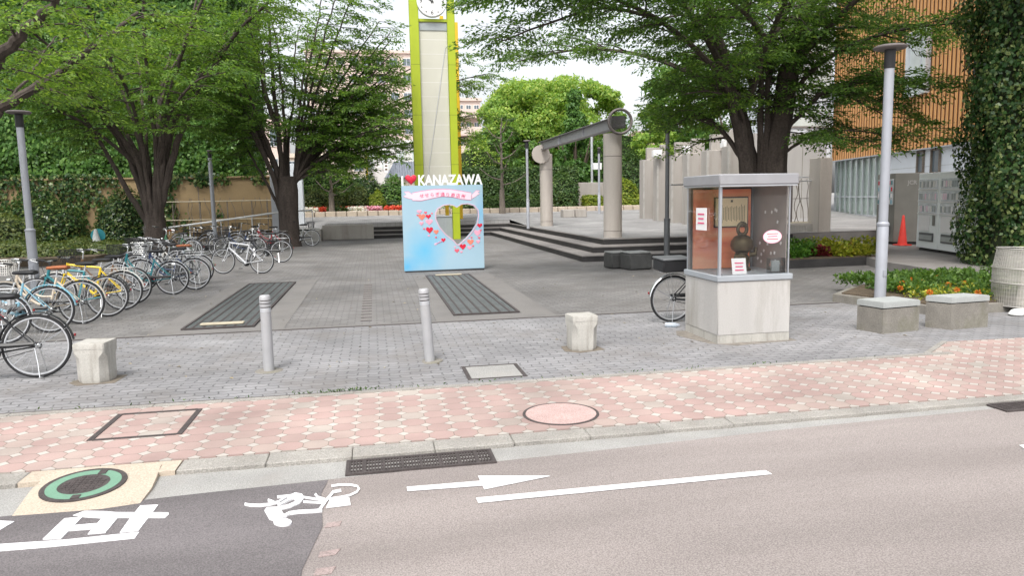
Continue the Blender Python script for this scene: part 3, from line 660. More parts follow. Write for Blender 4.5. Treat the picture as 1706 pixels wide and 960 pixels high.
def disc(mb, r0, r1, z0, z1, m, n=40, c=(0, 0)):
    pr = [(r0, z0), (r1, z0), (r1, z1), (r0, z1)]; vs = []; fs = []
    for r, z in pr:
        for j in range(n): a = 2*math.pi*j/n; vs.append((c[0]+r*math.cos(a), c[1]+r*math.sin(a), z))
    for i in range(4):
        for j in range(n): fs.append((i*n+j, i*n+(j+1) % n, ((i+1) % 4)*n+(j+1) % n, ((i+1) % 4)*n+j))
    mb.add(vs, fs, m)
mb = MB(); disc(mb, .225, .258, -.03, .006, 'iron'); disc(mb, .0, .155, -.03, .006, 'iron'); mb.box((0.06, .185, .0075), (.05, .08, .008), 'iron'); mb.box((0.02, -.2, .0075), (.05, .05, .008), 'iron')
for i in range(-3, 4):
    for j in range(-3, 4):
        if i*i+j*j < 11: mb.box((i*.037, j*.037, .007), (.022, .022, .006), 'iron')
mb.obj('cover_plate', parent=mc); mb = MB(); disc(mb, .156, .224, -.03, .0075, 'green_ring'); mb.obj('painted_ring', parent=mc); mc.rotation_euler.x = tilt
mb = MB(); disc(mb, 0, .30, -.03, .004, 'pink_cover'); disc(mb, .302, .325, -.03, .003, 'iron')
o = tag(mb.obj('manhole_cover', loc=(1.5, 5.93, 0)), 'round pink paved manhole cover flush with the pink paving', 'manhole cover')
mb = MB(); 
for c, d in (((-.33, 0), (.045, .74)), ((.33, 0), (.045, .74)), ((0, -.36), (.62, .035)), ((0, .36), (.62, .035))): mb.box((c[0], c[1], -.008), (d[0], d[1], .024), 'iron')
tag(mb.obj('inspection_cover', loc=(-1.93, 6.5, 0)), 'square inspection cover with dark iron edge filled with pink paving', 'inspection cover')
mb = MB(); mb.box((0, 0, -.01), (.53, .53, .025), 'gutter_concrete')
for c, d in (((-.29, 0), (.04, .62)), ((.29, 0), (.04, .62)), ((0, -.29), (.54, .03)), ((0, .29), (.54, .03))): mb.box((c[0], c[1], -.008), (d[0], d[1], .024), 'iron')
tag(mb.obj('inspection_cover', loc=(1.19, 7.6, .001)), 'grey inspection cover with dark edges in front of the right steel bollard', 'inspection cover')
def gutter_grate(x0, x1, y0, y1, label):
    r = empty('gutter_grate', ((x0+x1)/2, (y0+y1)/2, RZ), label, 'drain grate'); w, d = x1-x0, y1-y0
    mb = MB(); mb.box((0, 0, -.02), (w, d, .03), 'pit_shade'); mb.obj('pit_shade_plate', parent=r)
    mb = MB()
    for s in (-1, 1): mb.box((0, s*(d/2-.012), .004), (w, .024, .02), 'iron'); mb.box((s*(w/2-.012), 0, .0035), (.024, d-.05, .02), 'iron')
    k = int(w/.022)
    for i in range(k): mb.box((-w/2+.03+i*(w-.06)/(k-1), 0, .002), (.009, d-.05, .016), 'iron')
    for i in range(1, 4): mb.box((0, -d/2+i*d/4, .0015), (w-.05, .01, .014), 'iron')
    for i in range(1, 8): mb.box((-w/2+i*w/8, 0, .003), (.02, d-.05, .018), 'iron')
    mb.obj('bars', parent=r)
gutter_grate(-.26, .79, 4.98, 5.26, 'rusty iron gutter grate beside the cyclist symbol')
gutter_grate(5.15, 6.25, 5.15, 5.37, 'dark gutter grate at the right end of the kerb')
def plaza_grate(x0, x1, y0, y1, label, wood):
    r = empty('drainage_grate', ((x0+x1)/2, (y0+y1)/2, 0), label, 'drainage grate'); w, d = x1-x0, y1-y0
    mb = MB(); mb.box((0, 0, -.005), (w, d, .02), 'pit_shade'); mb.obj('pit_shade_plate', parent=r)
    mb = MB()
    for s in (-1, 1): mb.box((s*(w/2-.02), 0, .01), (.04, d, .03), 'iron'); mb.box((0, s*(d/2-.02), .0095), (w-.09, .04, .03), 'iron')
    for k in range(1, 7): mb.box((-w/2+k*w/7, 0, .0105), (.03, d-.09, .026), 'iron')
    mb.obj('frame', parent=r)
    mb = MB()
    for k in range(42): mb.box((-w/2+.06+k*(w-.12)/41, 0, .007), (.01, d-.09, .02), 'grate_iron')
    for k in range(60): mb.box((0, -d/2+.1+k*(d-.2)/59, .0065), (w-.09, .02, .018), 'grate_iron')
    mb.obj('bars', parent=r)
    mb = MB(); mb.box((0, 0, .012), (.62, .13, .024), 'bamboo', bev=.004)
    tag(mb.obj('timber_strip', loc=wood), f'yellowish timber strip lying on the {"left" if x0 < 0 else "right"} drainage grate', 'timber strip')
plaza_grate(-2.83, -1.8, 11.35, 17.45, 'long dark drainage grate near the parked bicycles', (-2.3, 11.62, .024))
plaza_grate(1.18, 2.25, 11.5, 17.75, 'long dark drainage grate in front of the heart sign', (1.72, 17.6, .024))
r_ = empty('slot_drain', (-.17, 14, 0), 'narrow slotted drain in the paving between the two long grates', 'slot drain')
mb = MB()
for k in range(48): mb.box((0, -2.6+k*.11, .0), (.17, .03, .012), 'step_top' if k % 3 else 'iron')
mb.obj('slots', parent=r_)

# ------------------------------------------------------------------ bollards, stumps, pedestals, benches
def steel_bollard(x, y, label, lean=0):
    r = empty('steel_bollard', (x, y, 0), label, 'bollard', 'steel bollards at the forecourt'); r.rotation_euler = (0, lean, 0)
    mb = MB(); mb.lathe([(.057, -.02), (.057, .70)], n=24, m='bollard_steel'); mb.obj('post', parent=r)
    mb = MB(); mb.lathe([(.050, .70), (.050, .712), (.059, .712), (.059, .742), (.052, .742), (.052, .752), (.059, .752), (.059, .776), (.052, .776), (.052, .786), (.059, .786), (.059, .822), (.05, .836), (0.001, .842)], n=24, m='bollard_steel')
    for z in (.706, .747, .781): mb.lathe([(.0535, z-.006), (.0535, z+.006)], n=24, m='iron')  # dark bands put the shade of the cap grooves into colour
    mb.obj('cap', parent=r)
    mb = MB(); mb.lathe([(.0575, .655), (.0585, .656), (.0585, .698), (.0575, .699)], n=24, m='alu'); mb.obj('reflective_band', parent=r)
    mb = MB(); mb.lathe([(.0, .0), (.15, .0), (.14, .004), (.058, .006), (0, .006)], n=20, m='mossy_concrete'); mb.obj('footing', parent=r)
steel_bollard(-1.19, 8.29, 'upright steel bollard, the left one, near the bicycles'); steel_bollard(.57, 8.29, 'slightly leaning steel bollard with a worn foot, the right one', R(-3.2))
def stump(x, y, rz, label, w=.315, h=.42):
    r = empty('concrete_stump', (x, y, 0), label, 'bollard', 'low concrete stump bollards', rz)
    def ring(s, c, z): 
        a = w/2*s; b = a-c; return [(b, a, z), (a, b, z), (a, -b, z), (b, -a, z), (-b, -a, z), (-a, -b, z), (-a, b, z), (-b, a, z)]
    mb = MB(); lv = [(.95, .07, 0), (.995, .066, .03), (1.0, .066, .12), (1.0, .06, .27), (1.0, .018, h-.10), (.985, .014, h-.07+.001), (.985, .014, h-.062), (1, .014, h-.061), (1, .012, h-.015), (.97, .012, h)]
    vs = []; fs = []
    for s, c, z in lv: vs += ring(s, c, z)
    for i in range(len(lv)-1):
        for j in range(8): fs.append((i*8+j, i*8+(j+1) % 8, (i+1)*8+(j+1) % 8, (i+1)*8+j))
    fs.append(tuple(range(len(vs)-8, len(vs)))); mb.add(vs, fs, 'stump_concrete'); mb.obj('block', parent=r)
    mb = MB(); mb.prism([(.22, .2), (.24, -.16), (-.1, -.24), (-.25, -.1), (-.2, .2)], -.01, .003, 'grime_shade'); mb.obj('stain_shade_skirt', parent=r)  # stain on the paving, also darkened as contact shade of the block
stump(-2.93, 8.32, R(-6), 'pale concrete stump beside the black bicycle'); stump(2.42, 8.5, R(4), 'pale concrete stump between the right bollard and the display kiosk')
def pedestal(l_, c_, r__, h, cap, label):
    l_, c_, r__ = (Vector(p[:2]) for p in (l_, c_, r__)); b_ = l_+r__-c_; ctr = (l_+r__)/2
    root = empty('concrete_pedestal', (ctr.x, ctr.y, 0), label, 'concrete block', 'concrete blocks by the flower bed')
    q = [p-ctr for p in (l_, c_, r__, b_)]
    mb = MB(); mb.prism([tuple(p) for p in q], -.02, h-.09, 'mossy_concrete'); mb.prism([tuple(p*.93) for p in q], h-.09, h-.075, 'dark_stone'); mb.obj('block', parent=root)
    mb = MB(); mb.prism([tuple(p*1.02) for p in q], h-.075, h-.01, 'slab_top'); mb.prism([tuple(p*.99) for p in q], h-.01, h, 'slab_top'); mb.obj('cap_slab', parent=root)
pedestal(G(1427, 549), G(1470, 557), G(1530, 551), .41, .06, 'square concrete block in front of the steel lamp post')
pedestal(G(1541, 545), G(1583, 550), G(1645, 545), .43, .06, 'mossy concrete block between the lamp post block and the wire bin')
def stool(x, y, rz, label, s=(.46, .46, .42)):
    r = empty('stone_stool', (x, y, 0), label, 'stool', 'dark stone stools by the steps', rz)
    mb = MB(); mb.box((0, 0, s[2]/2-.02), (s[0], s[1], s[2]-.06), 'bench_stone', bev=.03); mb.obj('block', parent=r)
    mb = MB(); mb.box((0, 0, s[2]-.022), (s[0]*.96, s[1]*.96, .044), 'bench_top', bev=.016); mb.obj('seat', parent=r)
stool(6.42, 17.55, R(8), 'nearer dark stone stool with a grey top in front of the steps', (.62, .55, .45)); stool(6.08, 18.05, R(8), 'dark stone stool partly hidden behind the nearer stool', (.5, .5, .43))
r = empty('stone_bench', (10.6, 38.6, terr(0, 38.6)), 'low pale stone bench far behind the two round columns', 'bench')
for i in range(2):
    mb = MB(); mb.box((-.33+.66*i, 0, .2), (.64, .6, .42), 'pier_concrete', bev=.02); mb.obj('seat_block', parent=r)

k = 420; Pp = np.stack([RNG.uniform(-4, 11, k), 8+RNG.random(k)**1.3*26, np.full(k, .006)], 1); Pp = Pp[~((Pp[:, 0] > 5.6) & (Pp[:, 1] > 19.8))]; k = len(Pp); s_ = RNG.uniform(.5, 1.2, k)*.06; dd_ = rnd_unit(k); dd_[:, 2] *= .12
tag(leaf_mesh('fallen_leaves', Pp, dd_, rnd_unit(k)*.25+[0, 0, 1], s_, s_*.5, 'dry_leaf'), 'small dry leaves scattered over the paving', 'leaves', kind='stuff')
# ------------------------------------------------------------------ lamp posts
def lamp_post(x, y, z0, h, label, m='steel_grey', head=True, r0=.075, r1=.055, coll=1.15, lean=(0, 0), disc_r=.24):
    r = empty('lamp_post', (x, y, z0), label, 'lamp post', 'lamp posts around the plaza'); r.rotation_euler = (lean[0], lean[1], 0)
    mb = MB(); mb.lathe([(r0, -.05), (r0, coll), (r1*1.02, coll+.03)], n=20, m=m); mb.lathe([(.001, coll), (r1, coll+.01), (r1, h-.33)], n=20, m=m); mb.obj('pole', parent=r)
    mb = MB(); mb.lathe([(r0+.006, coll-.03), (r0+.008, coll-.025), (r0+.008, coll+.005), (r1, coll+.03)], n=20, m=m); mb.obj('collar', parent=r)
    mb = MB(); mb.box((0, -r0-.004, .55), (.06, .012, .1), m, bev=.003); mb.obj('hatch', parent=r)
    if head:
        mb = MB(); mb.lathe([(.075, h-.34), (.08, h-.32), (.08, h-.06), (.07, h-.05)], n=20, m='black_plastic'); mb.obj('lamp_housing', parent=r)
        mb = MB(); mb.lathe([(.06, h-.06), (disc_r*.9, h-.055), (disc_r, h-.035), (disc_r, h-.02), (disc_r*.85, h), (.01, h+.02)], n=28, m='lamp_head'); mb.obj('lamp_cap', parent=r)
    return r
p = PY(1473, 400, 10.3); lamp_post(7.82, 10.3, 0, 4.02, 'tall steel lamp post with a flat cap behind the concrete block', r0=.085, r1=.07, coll=1.32)
lamp_post(-7.24, 17.5, 0, 3.85, 'steel lamp post with a dark flat cap rising behind the parked bicycles', r0=.095, r1=.07, coll=1.35)
p = G(880, 379, .54); lamp_post(p.x, p.y, .54, 3.75, 'slim lamp post on the terrace left of the far round column', r0=.07, r1=.055, coll=1.2, disc_r=.16)
p = PY(998, 300, 41); lamp_post(p.x, 41, terr(0, 41), 3.75, 'slim lamp post standing behind the two round columns', r0=.08, r1=.06, disc_r=.1)
lamp_post(8.25, 20.0, .15, 3.75, 'dark grey lamp post in front of the steps, its top among leaves', m='dark_post', r0=.085, r1=.058, coll=1.0)
p = PY(354, 330, 34.5); lamp_post(p.x, 34.5, 0, 4.15, 'steel lamp post in front of the tan wall', r0=.10, r1=.085, coll=1.0, disc_r=.12)
p = PY(986, 270, 50); r = empty('utility_pole', (p.x, 50, .9), 'thin pale pole with a small box beyond the hedge', 'pole')
mb = MB(); mb.lathe([(.09, 0), (.08, 6.0)], n=12, m='alu'); mb.obj('pole', parent=r); mb = MB(); mb.box((.35, -.1, 3.0), (.6, .3, .45), 'white_plastic', bev=.02); mb.obj('box', parent=r)

# ------------------------------------------------------------------ round columns with beam
def round_column(x, y, z0, h, label, ring):
    r = empty('round_column', (x, y, z0), label, 'column', 'round concrete columns on the terrace')
    mb = MB(); mb.lathe([(.285, -.02), (.285, .20), (.278, .205), (.278, .215), (.285, .22), (.285, h*.78), (.278, h*.78+.006), (.278, h*.78+.018), (.285, h*.78+.024), (.285, h)], n=36, m='column_concrete'); mb.lathe([(.2865, h*.78), (.2865, h*.78+.022)], n=36, m='lamp_head'); mb.lathe([(.2865, .205), (.2865, .217)], n=36, m='lamp_head'); mb.obj('shaft', parent=r)  # dark rings over the shaft grooves carry their shade as colour
    mb = MB(); 
    if ring: 
        mb.torus((.1, -.42, h+.33), .36, .045, n=44, k=8, m='lamp_head', sy=1.4); mb.obj('ring', parent=r)
        mb = MB(); mb.lathe([(.34, -.012), (.34, .012)], c=(.1, -.42, h+.33), n=40, m='clear_acrylic', axis='Y'); mb.obj('glass_disc', parent=r)
        mb = MB(); mb.box((.08, -.3, h+.32), (.42, .2, .36), 'lamp_head', bev=.01); mb.obj('beam_plate', parent=r)
    else:
        mb.lathe([(.05, -.05), (.40, -.05), (.40, .05), (.05, .05)], c=(-.3, -.3, h-.02), n=40, m='column_concrete', axis='Y'); mb.obj('ring', parent=r)
round_column(7.36, 22.2, .54, 3.2, 'nearer round concrete column carrying a dark ring at the corner of the steps', True)
round_column(7.72, 32.7, .54, 3.22, 'farther round concrete column with a pale disc at the end of the beam', False)
mb = MB(); a0 = Vector((7.40, 22.05, 4.05)); a1 = Vector((7.55, 33.0, 4.12)); dd = (a1-a0); ln = dd.length; rt_ = dd.to_track_quat('Y', 'Z').to_matrix(); mid = (a0+a1)/2
bx_ = Vector((dd.y, -dd.x, 0)).normalized(); bz_ = bx_.cross(dd.normalized()); rt_ = Matrix((bx_, dd.normalized(), bz_)).transposed()
for off, sz in ((0, (.02, ln, .32)), (.17, (.24, ln, .022)), (-.17, (.24, ln, .022))): mb.box(mid+rt_@Vector((0, 0, off)), sz, 'beam_web' if off == 0 else 'beam_flange', rot=rt_)
for k in (.33, .66): mb.box(a0+dd*k+rt_@Vector((-.04, 0, 0)), (.06, .02, .31), 'beam_web', rot=rt_)
tag(mb.obj('steel_beam'), 'grey steel beam bridging the two round columns', 'beam')

# ------------------------------------------------------------------ stepped concrete slabs on the right of the terrace
edges = [1071, 1094, 1118, 1144, 1176, 1211, 1248]; base_y = [368.0, 369.5, 371.5, 374, 377, 381]; topy = [266, 263, 259, 255, 250, 243]; up = [(1077, 1099, 246), (1100, 1111, 241), (1124, 1150, 237), (1151, 1172, 231), (1183, 1206, 224), (1212, 1236, 216)]
nm = ['farthest', 'second', 'third', 'fourth', 'fifth', 'nearest visible']
for i in range(6):
    um = (edges[i]+edges[i+1])/2; p = G(um, base_y[i], .54); yy = p.y; xl = PY(edges[i], 340, yy).x; xr = PY(edges[i+1]-2, 340, yy).x
    zt = PY(um, topy[i], yy).z; r = empty('concrete_slab', ((xl+xr)/2, yy, .54), f'{nm[i]} upright concrete slab of the stepped screen wall, counted from the round columns', 'concrete slab', 'upright slabs of the stepped screen wall')
    w = xr-xl
    mb = MB(); mb.box((0, .25, (zt-.54)/2-.05), (w, .5, zt-.44), 'pier_concrete', bev=.015); mb.box((-w/2+.045, -.02, (zt-.54)/2-.05), (.09, .06, zt-.44), 'concrete'); mb.obj('lower_slab', parent=r)
    ul, ur, uy = up[i]; xl2 = PY(ul, 300, yy+.6).x; xr2 = PY(ur, 300, yy+.6).x; z2 = PY(um, uy, yy+.6).z
    mb = MB(); mb.box(((xl2+xr2)/2-(xl+xr)/2, .62, (z2-.54)/2), (xr2-xl2, .22, z2-.54), 'pier_concrete', bev=.012); mb.obj('upper_slab', parent=r)
    if i in (1, 2, 4):
        bx = {1: (1088, 1102, 250, 262), 2: (1139, 1155, 243, 256), 4: (1203, 1214, 232, 246)}[i]; q0 = PY(bx[0], bx[3], yy-.25); q1 = PY(bx[1], bx[2], yy-.25)
        mb = MB(); mb.box(((q0.x+q1.x)/2-(xl+xr)/2, -.2, (q0.z+q1.z)/2-.54), (q1.x-q0.x, .28, q1.z-q0.z), 'white_plastic', bev=.02); mb.obj('lamp_box', parent=r)

# ------------------------------------------------------------------ clock tower
tw = empty('clock_tower', (2.92, 34, 0), 'tall lime green clock tower with a cream panel behind the heart sign', 'clock tower')
mb = MB(); mb.box((-.80, 0, 5.9), (.41, .34, 11.9), 'tower_green', bev=.012); mb.obj('post', parent=tw)
mb = MB(); mb.box((.83, 0, 5.9), (.34, .34, 11.9), 'tower_green', bev=.012); mb.obj('post', parent=tw)
mb = MB()
for z in (1.2, 3.4, 5.6, 7.8):
    for x, w in ((-.80, .414), (.83, .344)): mb.box((x, 0, z), (w, .344, .018), 'seam_dark')
mb.obj('seams', parent=tw)
mb = MB(); mb.box((.02, 0, 9.72), (1.3, .2, .12), 'tower_green'); mb.box((.02, 0, 11.7), (1.3, .2, .2), 'tower_green'); mb.obj('crossbar', parent=tw)
mb = MB(); mb.box((.03, .02, 5.9), (1.24, .08, 7.5), 'tower_panel'); mb.box((.03, -.03, 9.45), (1.24, .05, .3), 'grey_box')
for k in range(11): mb.box((.03, -.021, 2.7+k*.62), (1.24, .004, .012), 'card_white')
mb.obj('panel', parent=tw)
mb = MB(); mb.tube([(-.5, -.05, 2.3), (.56, -.05, 8.6)], .012, 6, 'alu'); mb.obj('cable', parent=tw)
mb = MB(); mb.box((.34, .35, .52), (.74, .5, 1.04), 'grey_box', bev=.01); mb.box((.34, .35, 1.06), (.8, .56, .04), 'alu'); mb.box((.36, .095, .55), (.012, .012, .9), 'alu_frame'); mb.obj('control_box', parent=tw)
ck = MB(); ck.lathe([(.1, -.12), (.66, -.1), (.66, .075), (.64, .085), (.60, .08)], c=(0, -.2, 10.48), n=48, m='alu', axis='Y'); ck.lathe([(.001, .0), (.625, .0), (.625, .02), (.001, .021)], c=(0, -.27, 10.48), n=48, m='white_plastic', axis='Y')
ck = ck.obj('clock', parent=tw)
mb = MB()
for hr in range(1, 13):
    a = R(hr*30)
    if hr % 3 == 0: text_mesh(mb, str(hr), .26, (.48*math.sin(a), -.296, 10.48+.48*math.cos(a)), (1, 0, 0), (0, 0, 1), 'navy_ink' if 'navy_ink' in MATS else 'black_plastic', .004)
    else: mb.lathe([(.001, 0), (.03, 0), (.03, .004), (.001, .004)], c=(.52*math.sin(a), -.292, 10.48+.52*math.cos(a)), n=12, m='black_plastic', axis='Y')
mb.obj('numerals', parent=ck)
mb = MB()
for ang, l_, w_ in ((R(-58), .34, .05), (R(20), .5, .035)):
    d = Vector((math.sin(ang), 0, math.cos(ang))); mb.tube([Vector((0, -.315, 10.48))-d*.08, Vector((0, -.315, 10.48))+d*l_], [w_*.5, w_*.35], 6, 'black_plastic')
mb.obj('hands', parent=ck)
for u0, u1, top in ((740, 745.5, 10.8), (757.5, 768.5, 10.5)):
    q = PY((u0+u1)/2, 365, 39.4); w = PY(u1, 365, 39.4).x-PY(u0, 365, 39.4).x
    mb = MB(); mb.box((q.x+.08-2.92, 5.4, top/2+.4), (w, .3, top), 'tower_yellow', bev=.01); mb.obj('rear_post', parent=tw)

# ------------------------------------------------------------------ photo sign with heart opening
SY = 18.92; SX0, SX1, SZ0, SZ1 = .73, 2.79, .03, 2.19
def sp(u, v):
    p = PY(u, v, SY); return (p.x, p.z)
def heart(cx, cz, w, h, n=40, rot=0):
    pts = []
    for i in range(n):
        t = 2*math.pi*i/n; x = 16*math.sin(t)**3/32; y = (13*math.cos(t)-5*math.cos(2*t)-2*math.cos(3*t)-math.cos(4*t)+2.5)/29
        x, y = x*math.cos(rot)-y*math.sin(rot), x*math.sin(rot)+y*math.cos(rot)
        pts.append((cx+x*w, cz+y*h))
    return pts
def zp(x, y, ): return sp(660+x/4.8, 270+y/4.8)      # from the close-up
hp = [(485, 365), (520, 340), (570, 335), (620, 350), (650, 385), (655, 435), (645, 490), (610, 550), (560, 610), (500, 660), (485, 655), (460, 625), (400, 580), (350, 520), (322, 460), (318, 410), (335, 375), (380, 348), (430, 342), (465, 352)]
hp = [zp(*q) for q in hp]
m_, t_, b_, o_ = nodes('sign_board'); n_, l_ = t_.nodes.new, t_.links.new
b_.inputs['Specular IOR Level'].default_value = .2; tc_ = n_('ShaderNodeTexCoord'); last = None
base = n_('ShaderNodeMix'); base.data_type = 'RGBA'; nz_ = n_('ShaderNodeTexNoise'); nz_.inputs['Scale'].default_value = 1.6; nz_.inputs['Detail'].default_value = 6; l_(tc_.outputs['Object'], nz_.inputs['Vector'])
l_(nz_.outputs['Fac'], base.inputs[0]); base.inputs[6].default_value = (.31, .47, .58, 1); base.inputs[7].default_value = (.38, .52, .60, 1); cur = base.outputs[2]
for (cx, cz, rx, rz_, col, amt) in ((zp(230, 700)[0]-1.76, zp(230, 700)[1], .62, .75, (.08, .44, .70), .75), (zp(680, 400)[0]-1.76, zp(680, 400)[1], .22, .5, (.12, .42, .68), .6), (zp(90, 840)[0]-1.76, zp(90, 840)[1], .35, .3, (.05, .40, .70), .7)):
    mp_ = n_('ShaderNodeMapping'); mp_.vector_type = 'POINT'; mp_.inputs['Location'].default_value = (-cx/rx, 0, -cz/rz_); mp_.inputs['Scale'].default_value = (1/rx, 0, 1/rz_); l_(tc_.outputs['Object'], mp_.inputs[0])
    ln_ = n_('ShaderNodeVectorMath'); ln_.operation = 'LENGTH'; l_(mp_.outputs[0], ln_.inputs[0])
    ad = M_(t_, 'ADD', ln_.outputs['Value'], M_(t_, 'MULTIPLY', nz_.outputs['Fac'], .9)); mr_ = n_('ShaderNodeMapRange'); mr_.inputs[1].default_value = .45; mr_.inputs[2].default_value = 1.45; mr_.inputs[3].default_value = amt; mr_.inputs[4].default_value = 0; l_(ad, mr_.inputs[0])
    mx_ = n_('ShaderNodeMix'); mx_.data_type = 'RGBA'; l_(mr_.outputs[0], mx_.inputs[0]); l_(cur, mx_.inputs[6]); mx_.inputs[7].default_value = (*col, 1); cur = mx_.outputs[2]
l_(cur, b_.inputs['Base Color']); b_.inputs['Roughness'].default_value = .4; MATS['sign_board'] = m_
sg = empty('photo_sign', (1.76, SY, 0), 'light blue standing photo board with a heart opening and raised KANAZAWA lettering', 'photo board')
bm_ = bpy.data.meshes.new('board')
cu = bpy.data.curves.new('b', 'CURVE'); cu.dimensions = '2D'; cu.fill_mode = 'BOTH'; cu.extrude = .07
for pts in ([(SX0, SZ0), (SX1, SZ0+.01), (SX1, SZ1), (SX0, SZ1)], hp):
    s_ = cu.splines.new('POLY'); s_.points.add(len(pts)-1); s_.use_cyclic_u = True
    for pt, q in zip(s_.points, pts): pt.co = (q[0]-1.76, q[1], 0, 1)
ob = bpy.data.objects.new('b', cu); COL.objects.link(ob); dg = bpy.context.evaluated_depsgraph_get(); dg.update(); me = bpy.data.meshes.new_from_object(ob.evaluated_get(dg))
mb = MB(); mb.add([(v.co.x, .07-v.co.z, v.co.y) for v in me.vertices], [tuple(p.vertices) for p in me.polygons], 'sign_board'); bpy.data.objects.remove(ob); bpy.data.meshes.remove(me)
mb.obj('board', parent=sg)
mb = MB(); k = len(hp); c = (sum(p[0] for p in hp)/k, sum(p[1] for p in hp)/k)
for i in range(k):
    a, b2 = hp[i], hp[(i+1) % k]; f = 1.055; g = .995
    q = [(c[0]+(a[0]-c[0])*f-1.76, c[1]+(a[1]-c[1])*f), (c[0]+(b2[0]-c[0])*f-1.76, c[1]+(b2[1]-c[1])*f), (c[0]+(b2[0]-c[0])*g-1.76, c[1]+(b2[1]-c[1])*g), (c[0]+(a[0]-c[0])*g-1.76, c[1]+(a[1]-c[1])*g)]
    mb.plate(q, -.009, .0078, 'heart_rim')
mb.obj('heart_rim', parent=sg)
def L2(pts): return [(p[0]-1.76, p[1]) for p in pts]
# ribbon banner
rb = MB(); top = [(130, 248), (200, 235), (280, 222), (370, 217), (450, 222), (530, 235), (600, 248)]; bot = [(130, 305), (200, 308), (280, 290), (370, 272), (450, 278), (530, 296), (600, 302)]
def ribpoly(grow): return L2([zp(x, y-grow) for x, y in top]+[zp(x, y+grow) for x, y in bot[::-1]])
rb.plate(ribpoly(4), -.004, .0035, 'ribbon_line')
for i in range(6): rb.plate(L2([zp(*top[i]), zp(*top[i+1]), zp(*bot[i+1]), zp(*bot[i])]), -.008-.0002*i, .0032, 'ribbon')
for pl in ([(65, 240), (100, 238), (130, 262), (130, 295), (100, 290), (60, 276), (84, 260)], [(605, 262), (640, 228), (668, 232), (650, 244), (668, 252), (630, 278), (606, 292)]):
    ccx = sum(p[0] for p in pl)/len(pl); ccy = sum(p[1] for p in pl)/len(pl)
    rb.plate(L2([zp(ccx+(x-ccx)*1.09, ccy+(y-ccy)*1.12) for x, y in pl]), -.003, .0025, 'ribbon_line'); rb.plate(L2([zp(*q) for q in pl]), -.006, .002, 'ribbon')
rb.obj('ribbon', parent=sg)
tx = MB(); word = 'せせらぎ通り商店街'
for i, ch in enumerate(word):
    u = 205+i*41.5; v = 278-17*math.sin(math.pi*(i+.9)/9.5)+ (1.5 if i > 4 else 0); q = zp(u, v); an = R((4-i)*-2.6); an = math.atan2(-(-17*math.cos(math.pi*(i+.9)/9.5)), 41.5*3)
    text_mesh(tx, ch, .112, (q[0]-1.76, -.0105, q[1]), (math.cos(an), 0, math.sin(an)), (-math.sin(an), 0, math.cos(an)), 'pink_ink', .002, bold=.0012)
tx.obj('lettering', parent=sg)
# scattered hearts printed in relief
hs_ = [(185, 398, 38, 30, 'heart_pink'), (205, 440, 55, 52, 'heart_orange'), (170, 425, 16, 14, 'heart_mid'), (235, 405, 24, 20, 'heart_mid'), (257, 436, 42, 36, 'heart_red'), (286, 412, 16, 14, 'heart_mid'), (264, 480, 55, 48, 'heart_pink'), (202, 492, 34, 32, 'heart_pink'), (267, 545, 55, 52, 'heart_red'), (224, 535, 18, 16, 'heart_mid'), (320, 560, 40, 38, 'heart_orange'), (262, 590, 18, 16, 'heart_pink'), (318, 603, 16, 18, 'heart_mid'),
  (668, 508, 42, 36, 'heart_red'), (650, 568, 52, 52, 'heart_pink'), (676, 547, 18, 16, 'heart_mid'), (664, 607, 20, 18, 'heart_mid'), (655, 638, 32, 32, 'heart_pink'), (594, 640, 52, 46, 'heart_orange'), (603, 605, 18, 16, 'heart_mid'), (533, 678, 50, 48, 'heart_red'), (587, 686, 34, 32, 'heart_pink'), (615, 672, 18, 18, 'heart_mid'), (486, 710, 38, 34, 'heart_mid'), (470, 680, 18, 14, 'heart_pink'), (522, 720, 22, 18, 'heart_pink'), (378, 625, 34, 34, 'heart_red')]
k_ = zp(100, 500)[0]-zp(0, 500)[0]
for x, y, w, h, m in hs_:
    q = zp(x, y); mb = MB(); W_, H_ = w*k_/100, h*k_/100
    mb.plate(heart(q[0]-1.76, q[1]-H_*.05, W_*1.06, H_*1.06, 28), -.006, .0055, m); mb.plate(heart(q[0]-1.76, q[1]-H_*.02, W_*.82, H_*.8, 24), -.010, .0042, m); mb.obj('printed_heart', parent=sg)
mb = MB(); a, b2 = zp(320, 655), zp(370, 630); mb.tube([(a[0]-1.76, -.006, a[1]), (b2[0]-1.76, -.006, b2[1])], .008, 6, 'ribbon_line'); mb.plate(L2([zp(303, 652), zp(322, 645), zp(328, 660), zp(308, 668)]), -.006, .0055, 'heart_rim'); mb.obj('printed_arrow', parent=sg)
# raised lettering on top
mb = MB(); q0 = sp(697, 301); wd_ = (sp(804, 300)[0]-q0[0]); text_mesh(mb, 'KANAZAWA', .40, (0, 0, 0), (1, 0, 0), (0, 0, 1), 'white_plastic', .07, 'LEFT', .012)
xs_ = [v[0] for v in mb.v]; zs_ = [v[2] for v in mb.v]; x0, x1, z0, z1 = min(xs_), max(xs_), min(zs_), max(zs_)
mb.v = [(q0[0]-1.76+(v[0]-x0)/(x1-x0)*wd_, v[1]+.07, SZ1-.002+(v[2]-z0)/(z1-z0)*.27) for v in mb.v]; mb.obj('raised_letters', parent=sg)
mb = MB(); q = sp(685, 301); 
for i, f in enumerate((.55, .85, 1.0, 1.0, .85, .55)):
    pass
hh = heart(0, 0, 1, 1, 36); vs = []; fs = []; prof = [(.5, -.09), (.8, -.075), (.96, -.035), (1, 0), (.96, .035), (.8, .075), (.5, .09)]
for f, d in prof: vs += [(q[0]-1.76+x*.30*f, .07+d, SZ1+.135+z*.27*f) for x, z in hh]
for i in range(len(prof)-1):
    for j in range(36): fs.append((i*36+j, i*36+(j+1) % 36, (i+1)*36+(j+1) % 36, (i+1)*36+j))
